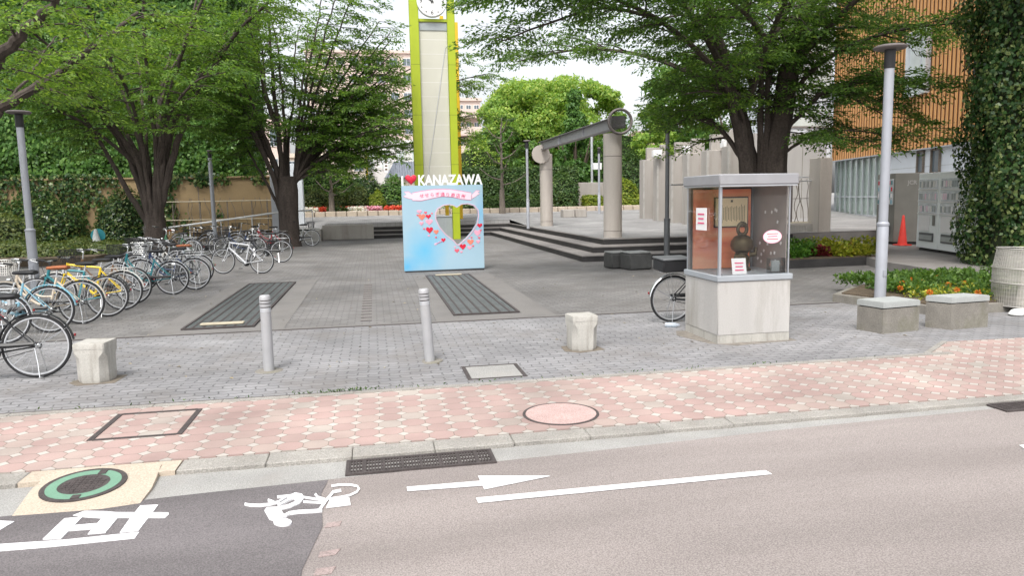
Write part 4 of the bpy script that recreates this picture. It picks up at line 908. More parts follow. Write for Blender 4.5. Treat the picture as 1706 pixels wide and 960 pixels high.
fs += [tuple(range(35, -1, -1)), tuple(range(len(vs)-36, len(vs)))]; mb.add(vs, fs, 'heart_red', True); mb.obj('red_heart', parent=sg)
mb = MB(); mb.box((-1.0, .07, 2.31), (.05, .06, .25), 'white_plastic'); mb.obj('white_bar', parent=sg)
mb = MB(); mb.box((0, .07, .015), (2.02, .3, .03), 'black_plastic'); mb.box((-.6, .35, .6), (.05, .5, .05), 'alu', rot=Matrix.Rotation(R(-50), 3, 'X')); mb.box((.6, .35, .6), (.05, .5, .05), 'alu', rot=Matrix.Rotation(R(-50), 3, 'X')); mb.obj('foot', parent=sg)

# ================================================================== KIOSK
kx0, kx1, ky0, ky1 = 4.08, 5.05, 8.29, 9.25; kc = ((kx0+kx1)/2, (ky0+ky1)/2); kw, kd = kx1-kx0, ky1-ky0
kk = empty('display_kiosk', (*kc, 0), 'white concrete display kiosk with glass showcase and grey flat roof', 'kiosk')
mb = MB(); mb.box((0, 0, .435), (kw, kd, .67), 'white_concrete', bev=.012); mb.box((0, 0, .05), (kw-.012, kd-.012, .12), 'stump_concrete'); mb.obj('base', parent=kk)
mb = MB(); mb.box((0, 0, .805), (kw+.03, kd+.03, .07), 'counter_grey', bev=.006); mb.obj('counter', parent=kk)
mb = MB(); mb.prism([(-.62, -.2), (-.55, -.42), (-.3, -.62), (.1, -.57), (.56, -.53), (.55, .3), (-.6, .5), (-.72, .2)], -.01, .003, 'grime_shade_pale'); mb.obj('stain_shade_skirt', parent=kk)  # brown stain, carried round the base as painted contact shade
mb = MB(); mb.box((.01, -.005, 2.0), (kw+.07, kd+.09, .13), 'kiosk_roof', bev=.012); mb.box((.01, -.005, 1.927), (kw+.04, kd+.06, .02), 'alu'); mb.obj('roof', parent=kk)
for (px_, py_) in ((-1, -1), (-1, 1), (1, 1), (1, -1)):
    mb = MB(); w = .035 if (px_, py_) != (1, -1) else .02; mb.box((px_*(kw/2-.03), py_*(kd/2-.03), 1.38), (w, w, 1.08), 'alu_frame', bev=.003); mb.obj('corner_post', parent=kk)
mb = MB(); mb.box((-kw/2+.012, .0, 1.38), (.006, kd-.1, 1.08)); mb.obj('glass_pane', 'kiosk_glass', kk)
mb = MB(); mb.box((0, -kd/2+.012, 1.38), (kw-.1, .006, 1.08)); mb.obj('glass_pane', 'kiosk_glass', kk)
m_, t_, b_, o_ = nodes('sunset_poster'); tc_ = t_.nodes.new('ShaderNodeTexCoord'); nz_ = t_.nodes.new('ShaderNodeTexNoise'); nz_.inputs['Scale'].default_value = 2.2; nz_.inputs['Detail'].default_value = 5
mp_ = t_.nodes.new('ShaderNodeMapping'); mp_.inputs['Scale'].default_value = (.6, 1, 2); t_.links.new(tc_.outputs['Object'], mp_.inputs[0]); t_.links.new(mp_.outputs[0], nz_.inputs['Vector'])
rp_ = t_.nodes.new('ShaderNodeValToRGB'); e_ = rp_.color_ramp.elements; e_[0].position = .3; e_[0].color = (.72, .14, .09, 1); e_[1].position = .72; e_[1].color = (1.0, .5, .27, 1); q_ = e_.new(.5); q_.color = (.95, .30, .15, 1)
t_.links.new(nz_.outputs['Fac'], rp_.inputs[0]); t_.links.new(rp_.outputs[0], b_.inputs['Base Color']); b_.inputs['Roughness'].default_value = .4; MATS['sunset_poster'] = m_
mb = MB(); mb.box((-.035, kd/2-.13, 1.37), (.81, .02, 1.04), 'sunset_poster'); mb.obj('poster_panel', parent=kk)
mb = MB(); mb.box((0, kd/2-.03, 1.38), (kw-.1, .01, 1.07), 'dark_post'); mb.obj('rear_panel', parent=kk)
mb = MB(); mb.box((kw/2-.02, .03, 1.38), (.015, kd-.14, 1.07), 'panel_brown')
rs = random.Random(4)
for i in range(18):
    y, z = rs.uniform(-.3, .32), rs.choice((.95, 1.05, 1.2, 1.45, 1.6))+rs.uniform(-.03, .03); mb.box((kw/2-.0305, y, z), (.005, .03, .035), 'card_white', rot=Matrix.Rotation(rs.uniform(0, 1), 3, 'X'))
mb.obj('side_panel', parent=kk)
fr = MB(); fr.box((.08, kd/2-.155, 1.59), (.48, .02, .40), 'saddle_black'); fr.box((.08, kd/2-.168, 1.59), (.45, .012, .37), 'paper_cream')
for i in range(17): 
    h_ = .2 if 2 < i < 14 else .24; fr.box((-.10+i*.0225, kd/2-.1753, 1.57), (.006, .0015, h_*(.8+.2*((i*7) % 3)/2)), 'ink')
fr.box((.08, kd/2-.1753, 1.735), (.03, .0015, .03), 'ink'); fr = fr.obj('certificate'); fr.location = (*kc, 0); tag(fr, 'framed cream certificate with columns of writing in the kiosk showcase', 'certificate')
st = empty('bronze_statue', (kc[0]+.10, kc[1]+.05, .84), 'small rounded bronze statue standing inside the kiosk showcase', 'statue'); st.scale = (.98, .98, 1.2)
mb = MB(); mb.lathe([(.001, 0), (.12, 0), (.12, .02), (.10, .03), (.085, .05), (.105, .1), (.10, .14), (.07, .18), (.085, .2)], n=24, m='bronze'); mb.lathe([(.06, .19), (.135, .225), (.15, .27), (.14, .32), (.10, .365), (.04, .39), (.001, .392)], n=24, m='bronze'); mb.obj('body', parent=st)
mb = MB(); mb.torus((0, 0, .445), .062, .024, n=28, k=8, m='bronze', axis='Y'); mb.obj('ring', parent=st)
mb = MB(); mb.tube([(-.09, -.03, .17), (-.14, -.09, .15), (-.05, -.13, .17)], [.03, .03, .022], 8, 'bronze'); mb.tube([(.09, -.03, .17), (.16, -.07, .18), (.17, -.06, .25)], [.03, .03, .02], 8, 'bronze'); mb.obj('arms', parent=st)
def card(loc, w, h, rot, label, oval=False, body='card_white', lines=3, name='notice_card'):
    mb = MB(); 
    if oval: 
        mb.plate([(w/2*math.cos(2*math.pi*i/28), h/2*math.sin(2*math.pi*i/28)) for i in range(28)], -.004, .004, 'heart_pink'); mb.plate([(w*.46*math.cos(2*math.pi*i/28), h*.44*math.sin(2*math.pi*i/28)) for i in range(28)], -.0055, .003, body)
    else: mb.plate([(-w/2, -h/2), (w/2, -h/2), (w/2, h/2), (-w/2, h/2)], -.003, .006, body)
    for i in range(lines): mb.box((0, -.0068, h*.22-i*h*.2), (w*(.62-.1*(i % 2)), .0012, h*.07), 'pink_ink' if not oval or i == 1 else 'heart_mid')
    o = mb.obj(name); o.location = loc; o.rotation_euler = rot; return tag(o, label, 'notice')
card((kc[0]+.22, ky0+.003, 1.30), .25, .165, (0, 0, 0), 'white oval sticker with pink rim on the kiosk front glass', True, name='oval_sticker')
card((kc[0]-.13, ky0+.16, .925), .18, .22, (R(-14), 0, R(-6)), 'white leaflet with pink print leaning inside the showcase bottom')
card((kx0-.003, kc[1]+.0, 1.52), .30, .28, (0, 0, R(-90)), 'white and pink notice sheet on the kiosk side glass', name='notice_sheet')
bx = empty('leaflet_box', (kx1-.14, ky0+.06, .845), 'clear acrylic leaflet box at the right end of the kiosk counter', 'leaflet box')
mb = MB()
for c_, d_ in (((0, -.05, .09), (.2, .004, .18)), ((0, .05, .09), (.2, .004, .18)), ((-.1, 0, .09), (.004, .096, .18)), ((.1, 0, .09), (.004, .096, .18)), ((0, 0, .004), (.196, .096, .004))): mb.box(c_, d_)
mb.obj('tray', 'clear_acrylic', bx); mb = MB(); mb.box((-.01, .01, .08), (.1, .05, .13), 'slab_top'); mb.obj('leaflets', parent=bx); bx.location.y = ky0+.12
mb = MB(); mb.lathe([(.001, 0), (.03, .002), (.033, .02), (.033, .13), (.03, .15), (.013, .185), (.013, .2), (.001, .202)], n=16, m='pet_bottle'); o = mb.obj('plastic_bottle', loc=(3.93, 9.58, .035)); o.rotation_euler = (R(90), 0, R(70)); tag(o, 'crushed clear plastic bottle lying on the paving left of the kiosk', 'bottle')

# ================================================================== BICYCLES
CACHE = {}
def part(key, fn):
    if key not in CACHE: mb = MB(); fn(mb); CACHE[key] = mb.mesh(key[0])
    return CACHE[key]
WR = .343
def put(name, me, parent, loc=(0, 0, 0)):
    o = bpy.data.objects.new(name, me); COL.objects.link(o); o.parent = parent; o.location = loc; return o
def arc_strip(mb, r, a0, a1, w, m, n=22):
    vs = []; fs = []
    for i in range(n+1):
        a = R(a0+(a1-a0)*i/n)
        for rr, ww in ((r-.006, w/2), (r+.004, w*.3), (r+.004, -w*.3), (r-.006, -w/2)): vs.append((rr*math.cos(a), ww, rr*math.sin(a)))
    for i in range(n):
        for j in range(3): fs.append((i*4+j, i*4+j+1, i*4+j+5, i*4+j+4))
    mb.add(vs, fs, m, True)
def bicycle(loc, head, label, col='black', kind='city', guard='chrome', basket=None, rear=None, rack=True, saddle='saddle_black', lean=4, sc=1.0, rim='rim_alu', stand='double', steer=0, low=False, group='bicycles parked on the plaza'):
    b = empty('bicycle', loc, label, 'bicycle', group); b.rotation_mode = 'XYZ'
    b.rotation_euler = (R(lean), 0, R(head)); b.scale = (sc, sc, sc)
    P_ = 'paint_'+col
    def spokes(mb):
        rs = random.Random(5)
        for i in range(28):
            a = 2*math.pi*i/28; s = 1 if i % 2 else -1; a2 = a+s*(.5 if i % 4 < 2 else -.5)
            mb.tube([(.022*math.cos(a2), s*.028, .022*math.sin(a2)), (.303*math.cos(a), 0, .303*math.sin(a))], .0016, 3, 'chrome', cap=False)
        mb.lathe([(.012, -.055), (.022, -.035), (.014, -.03), (.014, .03), (.022, .035), (.012, .055)], n=10, m='chrome', axis='Y')
    sp_, ri, ty = part(('wheel', rim), spokes), part(('rim', rim), lambda mb: mb.torus((0, 0, 0), .307, .012, 40, 6, rim)), part(('tyre', 0), lambda mb: mb.torus((0, 0, 0), .326, .0175, 44, 7, 'tyre'))
    for x in (0, 1.08):
        w = put('wheel', sp_, b, (x, 0, WR)); put('rim', ri, w); put('tyre', ty, w)
    def frame(mb):
        A, F, BB = (0, 0, WR), (1.08, 0, WR), (.45, 0, .285); H0, H1 = (.905, 0, .70), (.865, 0, .86); ST = (.335, 0, .74 if kind == 'city' else .76)
        t = .017 if kind == 'city' else .02
        if kind == 'city':
            mb.tube(catmull([H0, (.83, 0, .54), (.66, 0, .37), BB]), .021, 8, P_)
            mb.tube(catmull([(.885, 0, .79), (.78, 0, .62), (.6, 0, .47), (.405, 0, .45)]), .015, 8, P_) if low is False else None
        else:
            mb.tube([H0, BB], .024, 8, P_); mb.tube([(.87, 0, .83), ST], .019, 8, P_)
        mb.tube([BB, ST], t, 8, P_); mb.tube([H0, H1], .024, 8, P_)
        for s in (-1, 1):
            mb.tube([(BB[0]-.02, s*.03, BB[2]), (A[0], s*.055, A[2])], .010, 6, P_); mb.tube([(ST[0]-.01, s*.02, ST[2]-.06), (A[0], s*.055, A[2])], .008, 6, P_)
        mb.lathe([(.03, -.04), (.03, .04)], c=BB, n=10, m=P_, axis='Y')
    put('frame', part(('frame', col, kind, low), frame), b)
    def fork(mb):
        for s in (-1, 1): mb.tube(catmull([(.915, s*.045, .665), (.96, s*.05, .53), (1.03, s*.05, .40), (1.08, s*.052, WR)], 3), [.013]*4+[.011]*3+[.009]*3, 6, P_ if kind == 'mtb' else 'chrome')
        mb.box((.912, 0, .675), (.05, .11, .03), P_ if kind == 'mtb' else 'chrome', bev=.006)
    put('fork', part(('fork', col if kind == 'mtb' else '', kind), fork), b)
    def bar(mb):
        if kind == 'city':
            mb.tube([(.865, 0, .85), (.845, 0, .99)], .012, 8, 'chrome'); mb.tube([(.845, 0, .985), (.87, 0, 1.0)], .016, 8, 'chrome')
            for s in (-1, 1):
                mb.tube(catmull([(.87, 0, 1.0), (.89, s*.12, 1.02), (.83, s*.25, 1.045), (.70, s*.285, 1.03)], 5), .011, 7, 'chrome'); mb.tube([(.72, s*.283, 1.033), (.60, s*.295, 1.012)], .017, 8, 'rubber_dark')
                mb.tube([(.80, s*.25, 1.03), (.70, s*.26, .99)], .006, 5, 'chrome')
        else:
            mb.tube([(.865, 0, .85), (.86, 0, .92), (.92, 0, .95)], .015, 8, 'black_plastic'); mb.tube([(.90, -.29, .965), (.92, -.05, .95), (.92, .05, .95), (.90, .29, .965)], .012, 8, 'chrome')
            for s in (-1, 1): mb.tube([(.903, s*.19, .962), (.895, s*.30, .966)], .017, 8, 'rubber_dark'); mb.tube([(.92, s*.18, .95), (.94, s*.24, .91)], .006, 5, 'black_plastic')
        mb.tube([(.90, .1, .98), (.97, .06, .88), (.92, .03, .7)], .004, 4, 'rubber_dark', cap=False)
    put('handlebar', part(('handlebar', kind), bar), b)
    def sad(mb):
        vs = []; fs = []; sec = [(.10, .085, .035), (.13, .10, .05), (.22, .085, .05), (.30, .045, .045), (.39, .022, .035), (.42, .012, .02)]
        for x, w, h in sec:
            for j in range(10):
                g = 2*math.pi*j/10; vs.append((x+.055, w*math.cos(g), (h if math.sin(g) > 0 else h*.9)*math.sin(g)*(.8)))
        for i in range(len(sec)-1):
            for j in range(10): fs.append((i*10+j, i*10+(j+1) % 10, (i+1)*10+(j+1) % 10, (i+1)*10+j))
        fs += [tuple(range(9, -1, -1)), tuple(range(50, 60))]; mb.add([(x, y, z+.89) for x, y, z in vs], fs, saddle, True)
        mb.tube([(.34, 0, .72), (.315, 0, .86)], .0125, 8, 'chrome')
        if kind == 'city':
            for s in (-1, 1): mb.lathe([(.02, .80), (.02, .86)], c=(.215, s*.05, 0), n=8, m='chrome')
    put('saddle', part(('saddle', saddle, kind), sad), b)
    def crank(mb):
        mb.lathe([(.04, .045), (.088, .045), (.088, .052), (.04, .052)], c=(.45, 0, .285), n=24, m='black_plastic', axis='Y')
        for s, dx_, dz in ((1, .08, -.14), (-1, -.08, .14)):
            mb.tube([(.45, s*.06, .285), (.45+dx_, s*.075, .285+dz)], .011, 6, 'chrome'); mb.box((.45+dx_, s*.125, .285+dz), (.085, .085, .02), 'black_plastic', bev=.005)
        mb.lathe([(.03, .05), (.035, .05), (.035, .056), (.03, .056)], c=(0, 0, WR), n=14, m='black_plastic', axis='Y')
        mb.tube([(.45, .048, .372), (0, .053, WR+.035)], .004, 4, 'black_plastic'); mb.tube([(.45, .048, .198), (0, .053, WR-.035)], .004, 4, 'black_plastic')
    put('crank', part(('crank',), crank), b)
    if kind == 'city':
        put('chain_guard', part(('chain_guard', col), lambda mb: mb.tube([(.0, .075, WR+.03), (.25, .078, .37), (.47, .078, .375), (.55, .076, .31)], [.025, .03, .035, .02], 6, 'black_plastic' if col != 'white' else 'chrome')), b)
    if guard:
        g_ = part(('mudguard', guard), lambda mb: arc_strip(mb, .366, -8, 172, .062, guard)); o = put('mudguard', g_, b, (0, 0, WR))
        put('stay', part(('stay', guard), lambda mb: [mb.tube([(0, s*.06, 0), (-.30, s*.03, .18)], .003, 4, 'chrome', cap=False) for s in (-1, 1)]), o)
        put('mudguard', part(('mudguard_front', guard), lambda mb: arc_strip(mb, .366, 35, 175, .058, guard)), b, (1.08, 0, WR))
    put('reflector', part(('reflector',), lambda mb: mb.box((-.375, 0, WR+.10), (.015, .035, .03), 'reflector', bev=.005)), b)
    if rack:
        def rk(mb):
            for s in (-1, 1):
                mb.tube(catmull([(.27, s*.03, .74), (.2, s*.065, .745), (-.16, s*.07, .745), (-.22, s*.03, .745)], 3), .006, 6, 'chrome' if rack is True else rack); mb.tube([(-.08, s*.07, .74), (0, s*.062, WR)], .005, 5, 'chrome' if rack is True else rack)
            for x in (.15, .02, -.1, -.2): mb.tube([(x, -.066, .745), (x, .066, .745)], .005, 5, 'chrome' if rack is True else rack)
        put('rack', part(('rack', rack), rk), b)
    if stand == 'double':
        def kd_(mb):
            for s in (-1, 1): mb.tube([(.0, s*.065, WR-.02), (-.03, s*.09, .16), (-.05, s*.12, .01)], .007, 6, 'chrome')
            mb.tube([(-.05, -.12, .012), (-.05, .12, .012)], .007, 6, 'chrome')
        put('kickstand', part(('kickstand',), kd_), b)
    elif stand: put('kickstand', part(('kickstand_single',), lambda mb: mb.tube([(.08, .06, WR-.05), (.03, .19, .0)], .008, 6, 'chrome')), b)
    def bk(mb, m):
        def rect(z, f): return [Vector((x, y, z)) for x, y in ((-.13*f, -.175*f), (.13*f, -.175*f), (.13*f, .175*f), (-.13*f, .175*f))]
        for i in range(7):
            q = rect(i*.04, .8+.2*i/6); mb.tube(q+[q[0]], .0055 if i == 6 else .003, 4, m, cap=False)
        a, t = rect(0, .8), rect(.24, 1)
        for s in range(4):
            for j in range(8): mb.tube([a[s].lerp(a[(s+1) % 4], j/8), t[s].lerp(t[(s+1) % 4], j/8)], .0028, 4, m, cap=False)
        for j in range(1, 7): mb.tube([a[0].lerp(a[1], j/7), a[3].lerp(a[2], j/7)], .0028, 4, m, cap=False); mb.tube([a[0].lerp(a[3], j/7), a[1].lerp(a[2], j/7)], .0028, 4, m, cap=False)
    if basket: put('basket', part(('basket', basket), lambda mb: bk(mb, basket)), b, (1.07, 0, .80))
    if rear == 'basket': put('basket', part(('basket', 'black_plastic'), lambda mb: bk(mb, 'black_plastic')), b, (.0, 0, .755))
    if rear == 'box': put('carrier_box', part(('carrier_box',), lambda mb: (mb.box((-.02, 0, .84), (.44, .36, .17), 'black_plastic', bev=.02), mb.box((-.02, 0, .935), (.46, .38, .03), 'dark_post', bev=.01))), b)
    if kind == 'city': put('headlamp', part(('headlamp',), lambda mb: (mb.lathe([(.001, -.03), (.028, -.02), (.033, .02), (.028, .03), (.001, .034)], c=(1.0, 0, .73), n=12, m='chrome', axis='X'))), b)
    return b
bicycle((-3.62, 8.62, 0), 184, 'black bicycle with dark mudguards nearest the road, cut off by the left edge', 'black', 'city', 'paint_black', None, None, None, lean=5, steer=0)
bicycle((-4.95, 10.9, 0), 181, 'bicycle with a silver mudguard just behind the nearest black bicycle', 'red', 'city', 'chrome', 'black_plastic', None, True, lean=5)
bicycle((-4.70, 11.72, 0), 178, 'bicycle with pale blue mudguards and a black saddle', 'lightblue', 'city', 'paint_lightblue', None, None, None, stand=None, lean=4)
bicycle((-4.54, 12.46, 0), 180, 'cream bicycle with a white wire basket, brown saddle and pale mudguard', 'cream', 'city', 'paint_cream', 'paint_white', None, True, 'saddle_brown', lean=5)
bicycle((-4.39, 13.15, 0), 177, 'teal bicycle with a straight thick frame tube and dark mudguards', 'teal', 'mtb', 'paint_black', None, None, None, lean=5, stand='single')
bicycle((-4.39, 13.91, 0), 178, 'bright yellow bicycle with a white mudguard and white rack', 'yellow', 'mtb', 'paint_white', None, None, 'paint_white', lean=5)
bicycle((-4.46, 14.75, 0), 176, 'brown bicycle with bare black tyres beside the yellow bicycle', 'brown', 'city', None, 'black_plastic', None, None, lean=4)
bicycle((-4.09, 16.01, 0), 174, 'teal step through bicycle with a large dark front basket and silver rear rack', 'teal', 'city', 'chrome', 'black_plastic', None, True, lean=5)
bicycle((-3.82, 16.75, 0), 177, 'navy bicycle with silver mudguards right behind the teal step through bicycle', 'navy', 'city', 'chrome', 'chrome', None, True, lean=4)
bicycle((-3.98, 17.85, 0), 175, 'black bicycle with a brown saddle in the middle of the row', 'black', 'city', 'chrome', 'black_plastic', None, True, 'saddle_brown', lean=5)
bicycle((-4.45, 18.6, 0), 178, 'grey bicycle with a dark basket in the middle of the row', 'grey', 'city', 'paint_black', 'black_plastic', None, True, lean=4)
bicycle((-4.75, 19.3, 0), 174, 'white framed bicycle at the far end of the slanting row', 'white', 'city', 'chrome', 'black_plastic', None, None, lean=4)
bicycle((-5.0, 20.1, 0), 178, 'black bicycle at the far end of the slanting row beside the white one', 'black', 'mtb', None, None, None, None, lean=4, stand='single')
bicycle((-2.90, 20.01, 0), 163, 'silver bicycle with a straight frame parked side on, apart from the row', 'silver', 'mtb', None, 'black_plastic', None, None, lean=4, stand='single', sc=.98)
for px, hd, lb, c, k, g, bk_, s in (((469.5, 437.5), 172, 'black bicycle with black mudguard right behind the silver side on bicycle', 'black', 'city', 'paint_black', None, 'saddle_black'),
    ((428, 428), 176, 'dark blue bicycle behind the silver side on bicycle', 'navy', 'city', 'paint_black', 'black_plastic', 'saddle_black'),
    ((395, 424), 170, 'black bicycle with a front basket in front of the lamp post by the tan wall', 'black', 'city', 'paint_black', 'black_plastic', 'saddle_black'),
    ((362, 427), 160, 'dark bicycle with bright rims below the white handrail', 'black', 'city', 'chrome', None, 'saddle_black'),
    ((322, 434), 168, 'dark green bicycle left of the bright rimmed one', 'green', 'city', 'paint_black', None, 'saddle_black'),
    ((345, 416), 175, 'black bicycle close to the big tree in the rear row', 'black', 'mtb', None, None, 'saddle_black'),
    ((440, 414), 174, 'grey bicycle in the rear row near the forked dark tree', 'grey', 'city', 'paint_black', 'black_plastic', 'saddle_black'),
    ((470, 417), 170, 'red framed bicycle in the rear row beside the forked dark tree', 'red', 'city', 'paint_black', None, 'saddle_black'),
    ((300, 424), 178, 'brown bicycle with chrome basket farthest left in the rear row', 'brown', 'city', 'chrome', 'chrome', 'saddle_brown')):
    q = G(*px); bicycle((q.x, q.y, 0), hd, lb, c, k, g, bk_, None, None if k == 'mtb' else True, s, lean=4, stand='single')
bicycle((-2.56, 31.9, 0), 180, 'pale bicycle with a rear basket parked behind the forked dark tree', 'silver', 'city', None, None, 'basket', True, lean=3)
bicycle((4.20, 9.98, 0), 3, 'black bicycle with a black carrier box behind the kiosk', 'black', 'city', 'chrome', None, 'box', True, lean=3)

# ================================================================== RIGHT SIDE
# wire bin, bags, cones
wb = empty('wire_bin', (9.56, 9.42, 0), 'round wire mesh bin beside the ivy at the right edge', 'bin'); wb.rotation_euler = (0, R(2), 0)
mb = MB()
for i in range(72):
    a = 2*math.pi*i/72; mb.tube([(.40*math.cos(a), .40*math.sin(a), .08), (.42*math.cos(a), .42*math.sin(a), .62), (.38*math.cos(a), .38*math.sin(a), .93)], .0034, 4, 'mesh_wire', cap=False)
for i in range(14): z = .1+i*.062; mb.torus((0, 0, z), .41+(.012 if .3 < z < .7 else -.01), .003, 40, 4, 'mesh_wire', axis='Z')
mb.obj('mesh', parent=wb)
mb = MB()
for z, rr in ((.08, .405), (.42, .43), (.64, .43), (.93, .385)): mb.torus((0, 0, z), rr, .011, 40, 6, 'mesh_wire', axis='Z')
mb.lathe([(.001, .07), (.4, .07), (.4, .08), (.001, .081)], n=32, m='dark_stone'); mb.obj('hoops', parent=wb); mb = MB(); mb.lathe([(.375, .1), (.395, .6), (.355, .9)], n=32, m='bin_liner'); mb.f = mb.f[:-2]; mb.m = mb.m[:-2]; mb.smooth = mb.smooth[:-2]; mb.obj('liner', parent=wb)
def cone(loc, m, label, h=.68, cat='traffic cone'):
    c = empty('traffic_cone', loc, label, cat); mb = MB(); mb.lathe([(.135, .035), (.13, .05), (.03, h-.01), (.022, h), (.001, h)], n=24, m=m); mb.obj('cone_body', parent=c)
    mb = MB(); mb.box((0, 0, .018), (.38, .38, .036), m, bev=.02); mb.obj('foot', parent=c); return c
cone((9.56, 9.36, .085), 'white_cone', 'dirty white traffic cone standing inside the wire bin', .66)
q = G(1503, 409, .2); cone((q.x, q.y, .2), 'cone_red', 'red traffic cone in front of the grey vending machine', .9)
mb = MB(); mb.box((.0, 0, .02), (.28, .2, .04), 'cone_red', bev=.015); o = mb.obj('cone_weight', loc=(q.x+.55, q.y-.6, .2)); tag(o, 'flat red cone weight on the ground beside the red cone', 'weight')
for i, (x, y, rz, lb) in enumerate(((9.15, 9.06, 20, 'left'), (9.48, 8.93, -10, 'middle'), (9.68, 8.98, 25, 'right'))):
    mb = MB(); mb.lathe([(.001, .0), (.13, .005), (.17, .035), (.14, .07), (.001, .08)], n=14, m='sandbag'); mb.v = [(x_*1.15+.012*math.sin(9*y_), y_*.7, z_+.01*math.sin(14*x_)) for x_, y_, z_ in mb.v]
    tag(mb.obj('sandbag', loc=(x, y, 0), rz=R(rz)), f'white sandbag at the foot of the wire bin, the {lb} of three', 'sandbag', 'sandbags under the wire bin')
# vending machines
fa = R(15.5); ux = Vector((-math.sin(fa), -math.cos(fa), 0)); rzF = math.atan2(ux.y, ux.x)
def vending(loc, w, h, d, body, label, style):
    v = empty('vending_machine', loc, label, 'vending machine', 'vending machines by the shop front', rzF)
    mb = MB(); mb.box((0, d/2, h/2+.04), (w, d, h-.08), body, bev=.012); mb.box((0, d/2+.03, .03), (w-.06, d-.08, .06), 'dark_stone'); mb.obj('cabinet', parent=v)
    if style == 'white':
        mb = MB()
        for k in range(3):
            z = h*.86-k*h*.155; mb.box((0, -.012, z), (w*.84, .02, h*.12), 'vend_glass', bev=.004)
        mb.obj('display_window', parent=v)
        mb = MB()
        for k in range(3):
            z = h*.86-k*h*.155; rs = random.Random(k+int(w*100)+len(label))
            for j in range(9): mb.box((-w*.37+j*w*.0925, -.026, z-.01), (w*.055, .012, h*.075), rs.choice(['card_white', 'ribbon', 'grey_box', 'slab_top', 'paint_silver', 'paint_white']))
            mb.box((0, -.03, z-h*.068), (w*.86, .03, .025), 'card_white')
        mb.obj('samples', parent=v)
        mb = MB(); mb.box((-w*.12, -.014, h*.36), (w*.5, .02, h*.2), 'card_white', bev=.004); mb.box((w*.32, -.016, h*.4), (w*.1, .02, h*.13), 'vend_grey', bev=.004); mb.obj('control_panel', parent=v)
        mb = MB(); mb.box((0, -.016, h*.185), (w*.66, .024, h*.11), 'dark_post', bev=.004); mb.box((0, -.034, h*.18), (w*.6, .012, h*.06), 'bed_cover' if 'bed_cover' in MATS else 'slab_top', bev=.003); mb.obj('delivery_flap', parent=v)
    else:
        mb = MB(); mb.box((0, -.012, h*.74), (w*.86, .02, h*.36), 'vend_glass', bev=.004); mb.obj('display_window', parent=v)
        mb = MB()
        for k in range(4):
            for j in range(7): mb.box((-w*.36+j*w*.12, -.026, h*.6+k*h*.09), (w*.07, .012, h*.055), random.Random(k*7+j).choice(['paint_lightblue', 'heart_red', 'card_white', 'paint_teal']))
        mb.obj('samples', parent=v)
        mb = MB(); mb.box((0, -.016, h*.2), (w*.7, .02, h*.12), 'dark_post', bev=.004); mb.obj('delivery_flap', parent=v)
        # faint embossed letters on the flank that faces the street
        tx = MB(); text_mesh(tx, 'JCR', .17, (w/2+.003, d*.52, h*.865), (0, 1, 0), (0, 0, 1), 'facade_grey', .006, bold=.004); tx.obj('lettering', parent=v)
    return v
def onG(u, v, z): q = G(u, v, z); return Vector((q.x, q.y, z))
vA = onG(1526, 416, .2); vB = onG(1590, 433, .2); dV = (vB-vA); 
vend_w = 1.18
v0 = onG(1525, 416, .2)
vending(v0+ux*vend_w*.52, vend_w, 2.08, .8, 'vend_white', 'white vending machine beside the red cone, farther of the white pair', 'white')
vending(v0+ux*vend_w*1.54, vend_w, 2.08, .8, 'vend_white', 'white vending machine half hidden by ivy, nearer of the white pair', 'white')
vg = onG(1487, 408, .2); vending(vg-ux*.65, 1.3, 2.15, .95, 'vend_grey', 'grey flanked vending machine behind the steel lamp post', 'grey')

# orange slatted building
P0 = G(1383, 368, .2); oblab = empty('slatted_building', (P0.x, P0.y, .2), 'building with orange vertical wooden slats above a glazed ground floor', 'building', None, rzF)
nrm = Vector((-math.cos(fa), math.sin(fa), 0))
def FPL(u, v):
    d = ray(u, v); o = Vector((0, 0, EYE)); t = (P0-o).dot(nrm)/d.dot(nrm); q = o+d*t-P0; return q.dot(ux), o.z+d.z*t-.2
zs0 = FPL(1396, 264)[1]; zs1 = FPL(1573, 244.5)[1]; zb = (zs0+zs1)/2
Lf = 27.0; top_z = 15.0; sA = -.3
wins = []
for (u0, v0_, u1, v1) in ((1508, 60, 1541, 163), (1380, 146, 1404, 171)):
    a, z0 = FPL(u0, v1); b2, _ = FPL(u1, v1); z1 = FPL(u0, v0_)[1]; wins.append((a, b2, z0, z1))
mb = MB(); 
mb.box(((sA+Lf)/2, .3, (zb+top_z)/2), (Lf-sA, .3, top_z-zb), 'gap_shade'); mb.obj('upper_wall', parent=oblab)
mb = MB(); s = sA
while s < Lf:
    segs = [(zb-.03, top_z)]
    for a, b2, z0, z1 in wins:
        if a-.05 < s < b2+.05: segs = [q for g in segs for q in ((g[0], z0-.02), (z1+.02, g[1])) if q[1]-q[0] > .05]
    for z0, z1 in segs: mb.box((s, .12, (z0+z1)/2), (.15, .035, z1-z0), 'orange_wood')
    s += .33
mb.box(((sA+Lf)/2, .03, zb-.05), (Lf-sA, .22, .05), 'alu_frame'); mb.obj('slat_cladding', parent=oblab)
for a, b2, z0, z1 in wins:
    mb = MB()
    for c_, d_ in ((((a+b2)/2, .06, z0), (b2-a, .22, .05)), (((a+b2)/2, .06, z1), (b2-a, .22, .05)), ((a, .06, (z0+z1)/2), (.05, .22, z1-z0+.05)), ((b2, .06, (z0+z1)/2), (.05, .22, z1-z0+.05)), (((a+b2)/2+.1*(b2-a), .1, (z0+z1)/2), (.05, .06, z1-z0-.05))): mb.box(c_, d_, 'alu')
    w = mb.obj('window', parent=oblab); mb = MB(); mb.box(((a+b2)/2, .13, (z0+z1)/2), (b2-a-.05, .02, z1-z0-.05), 'window_pale'); mb.obj('pane', parent=w)
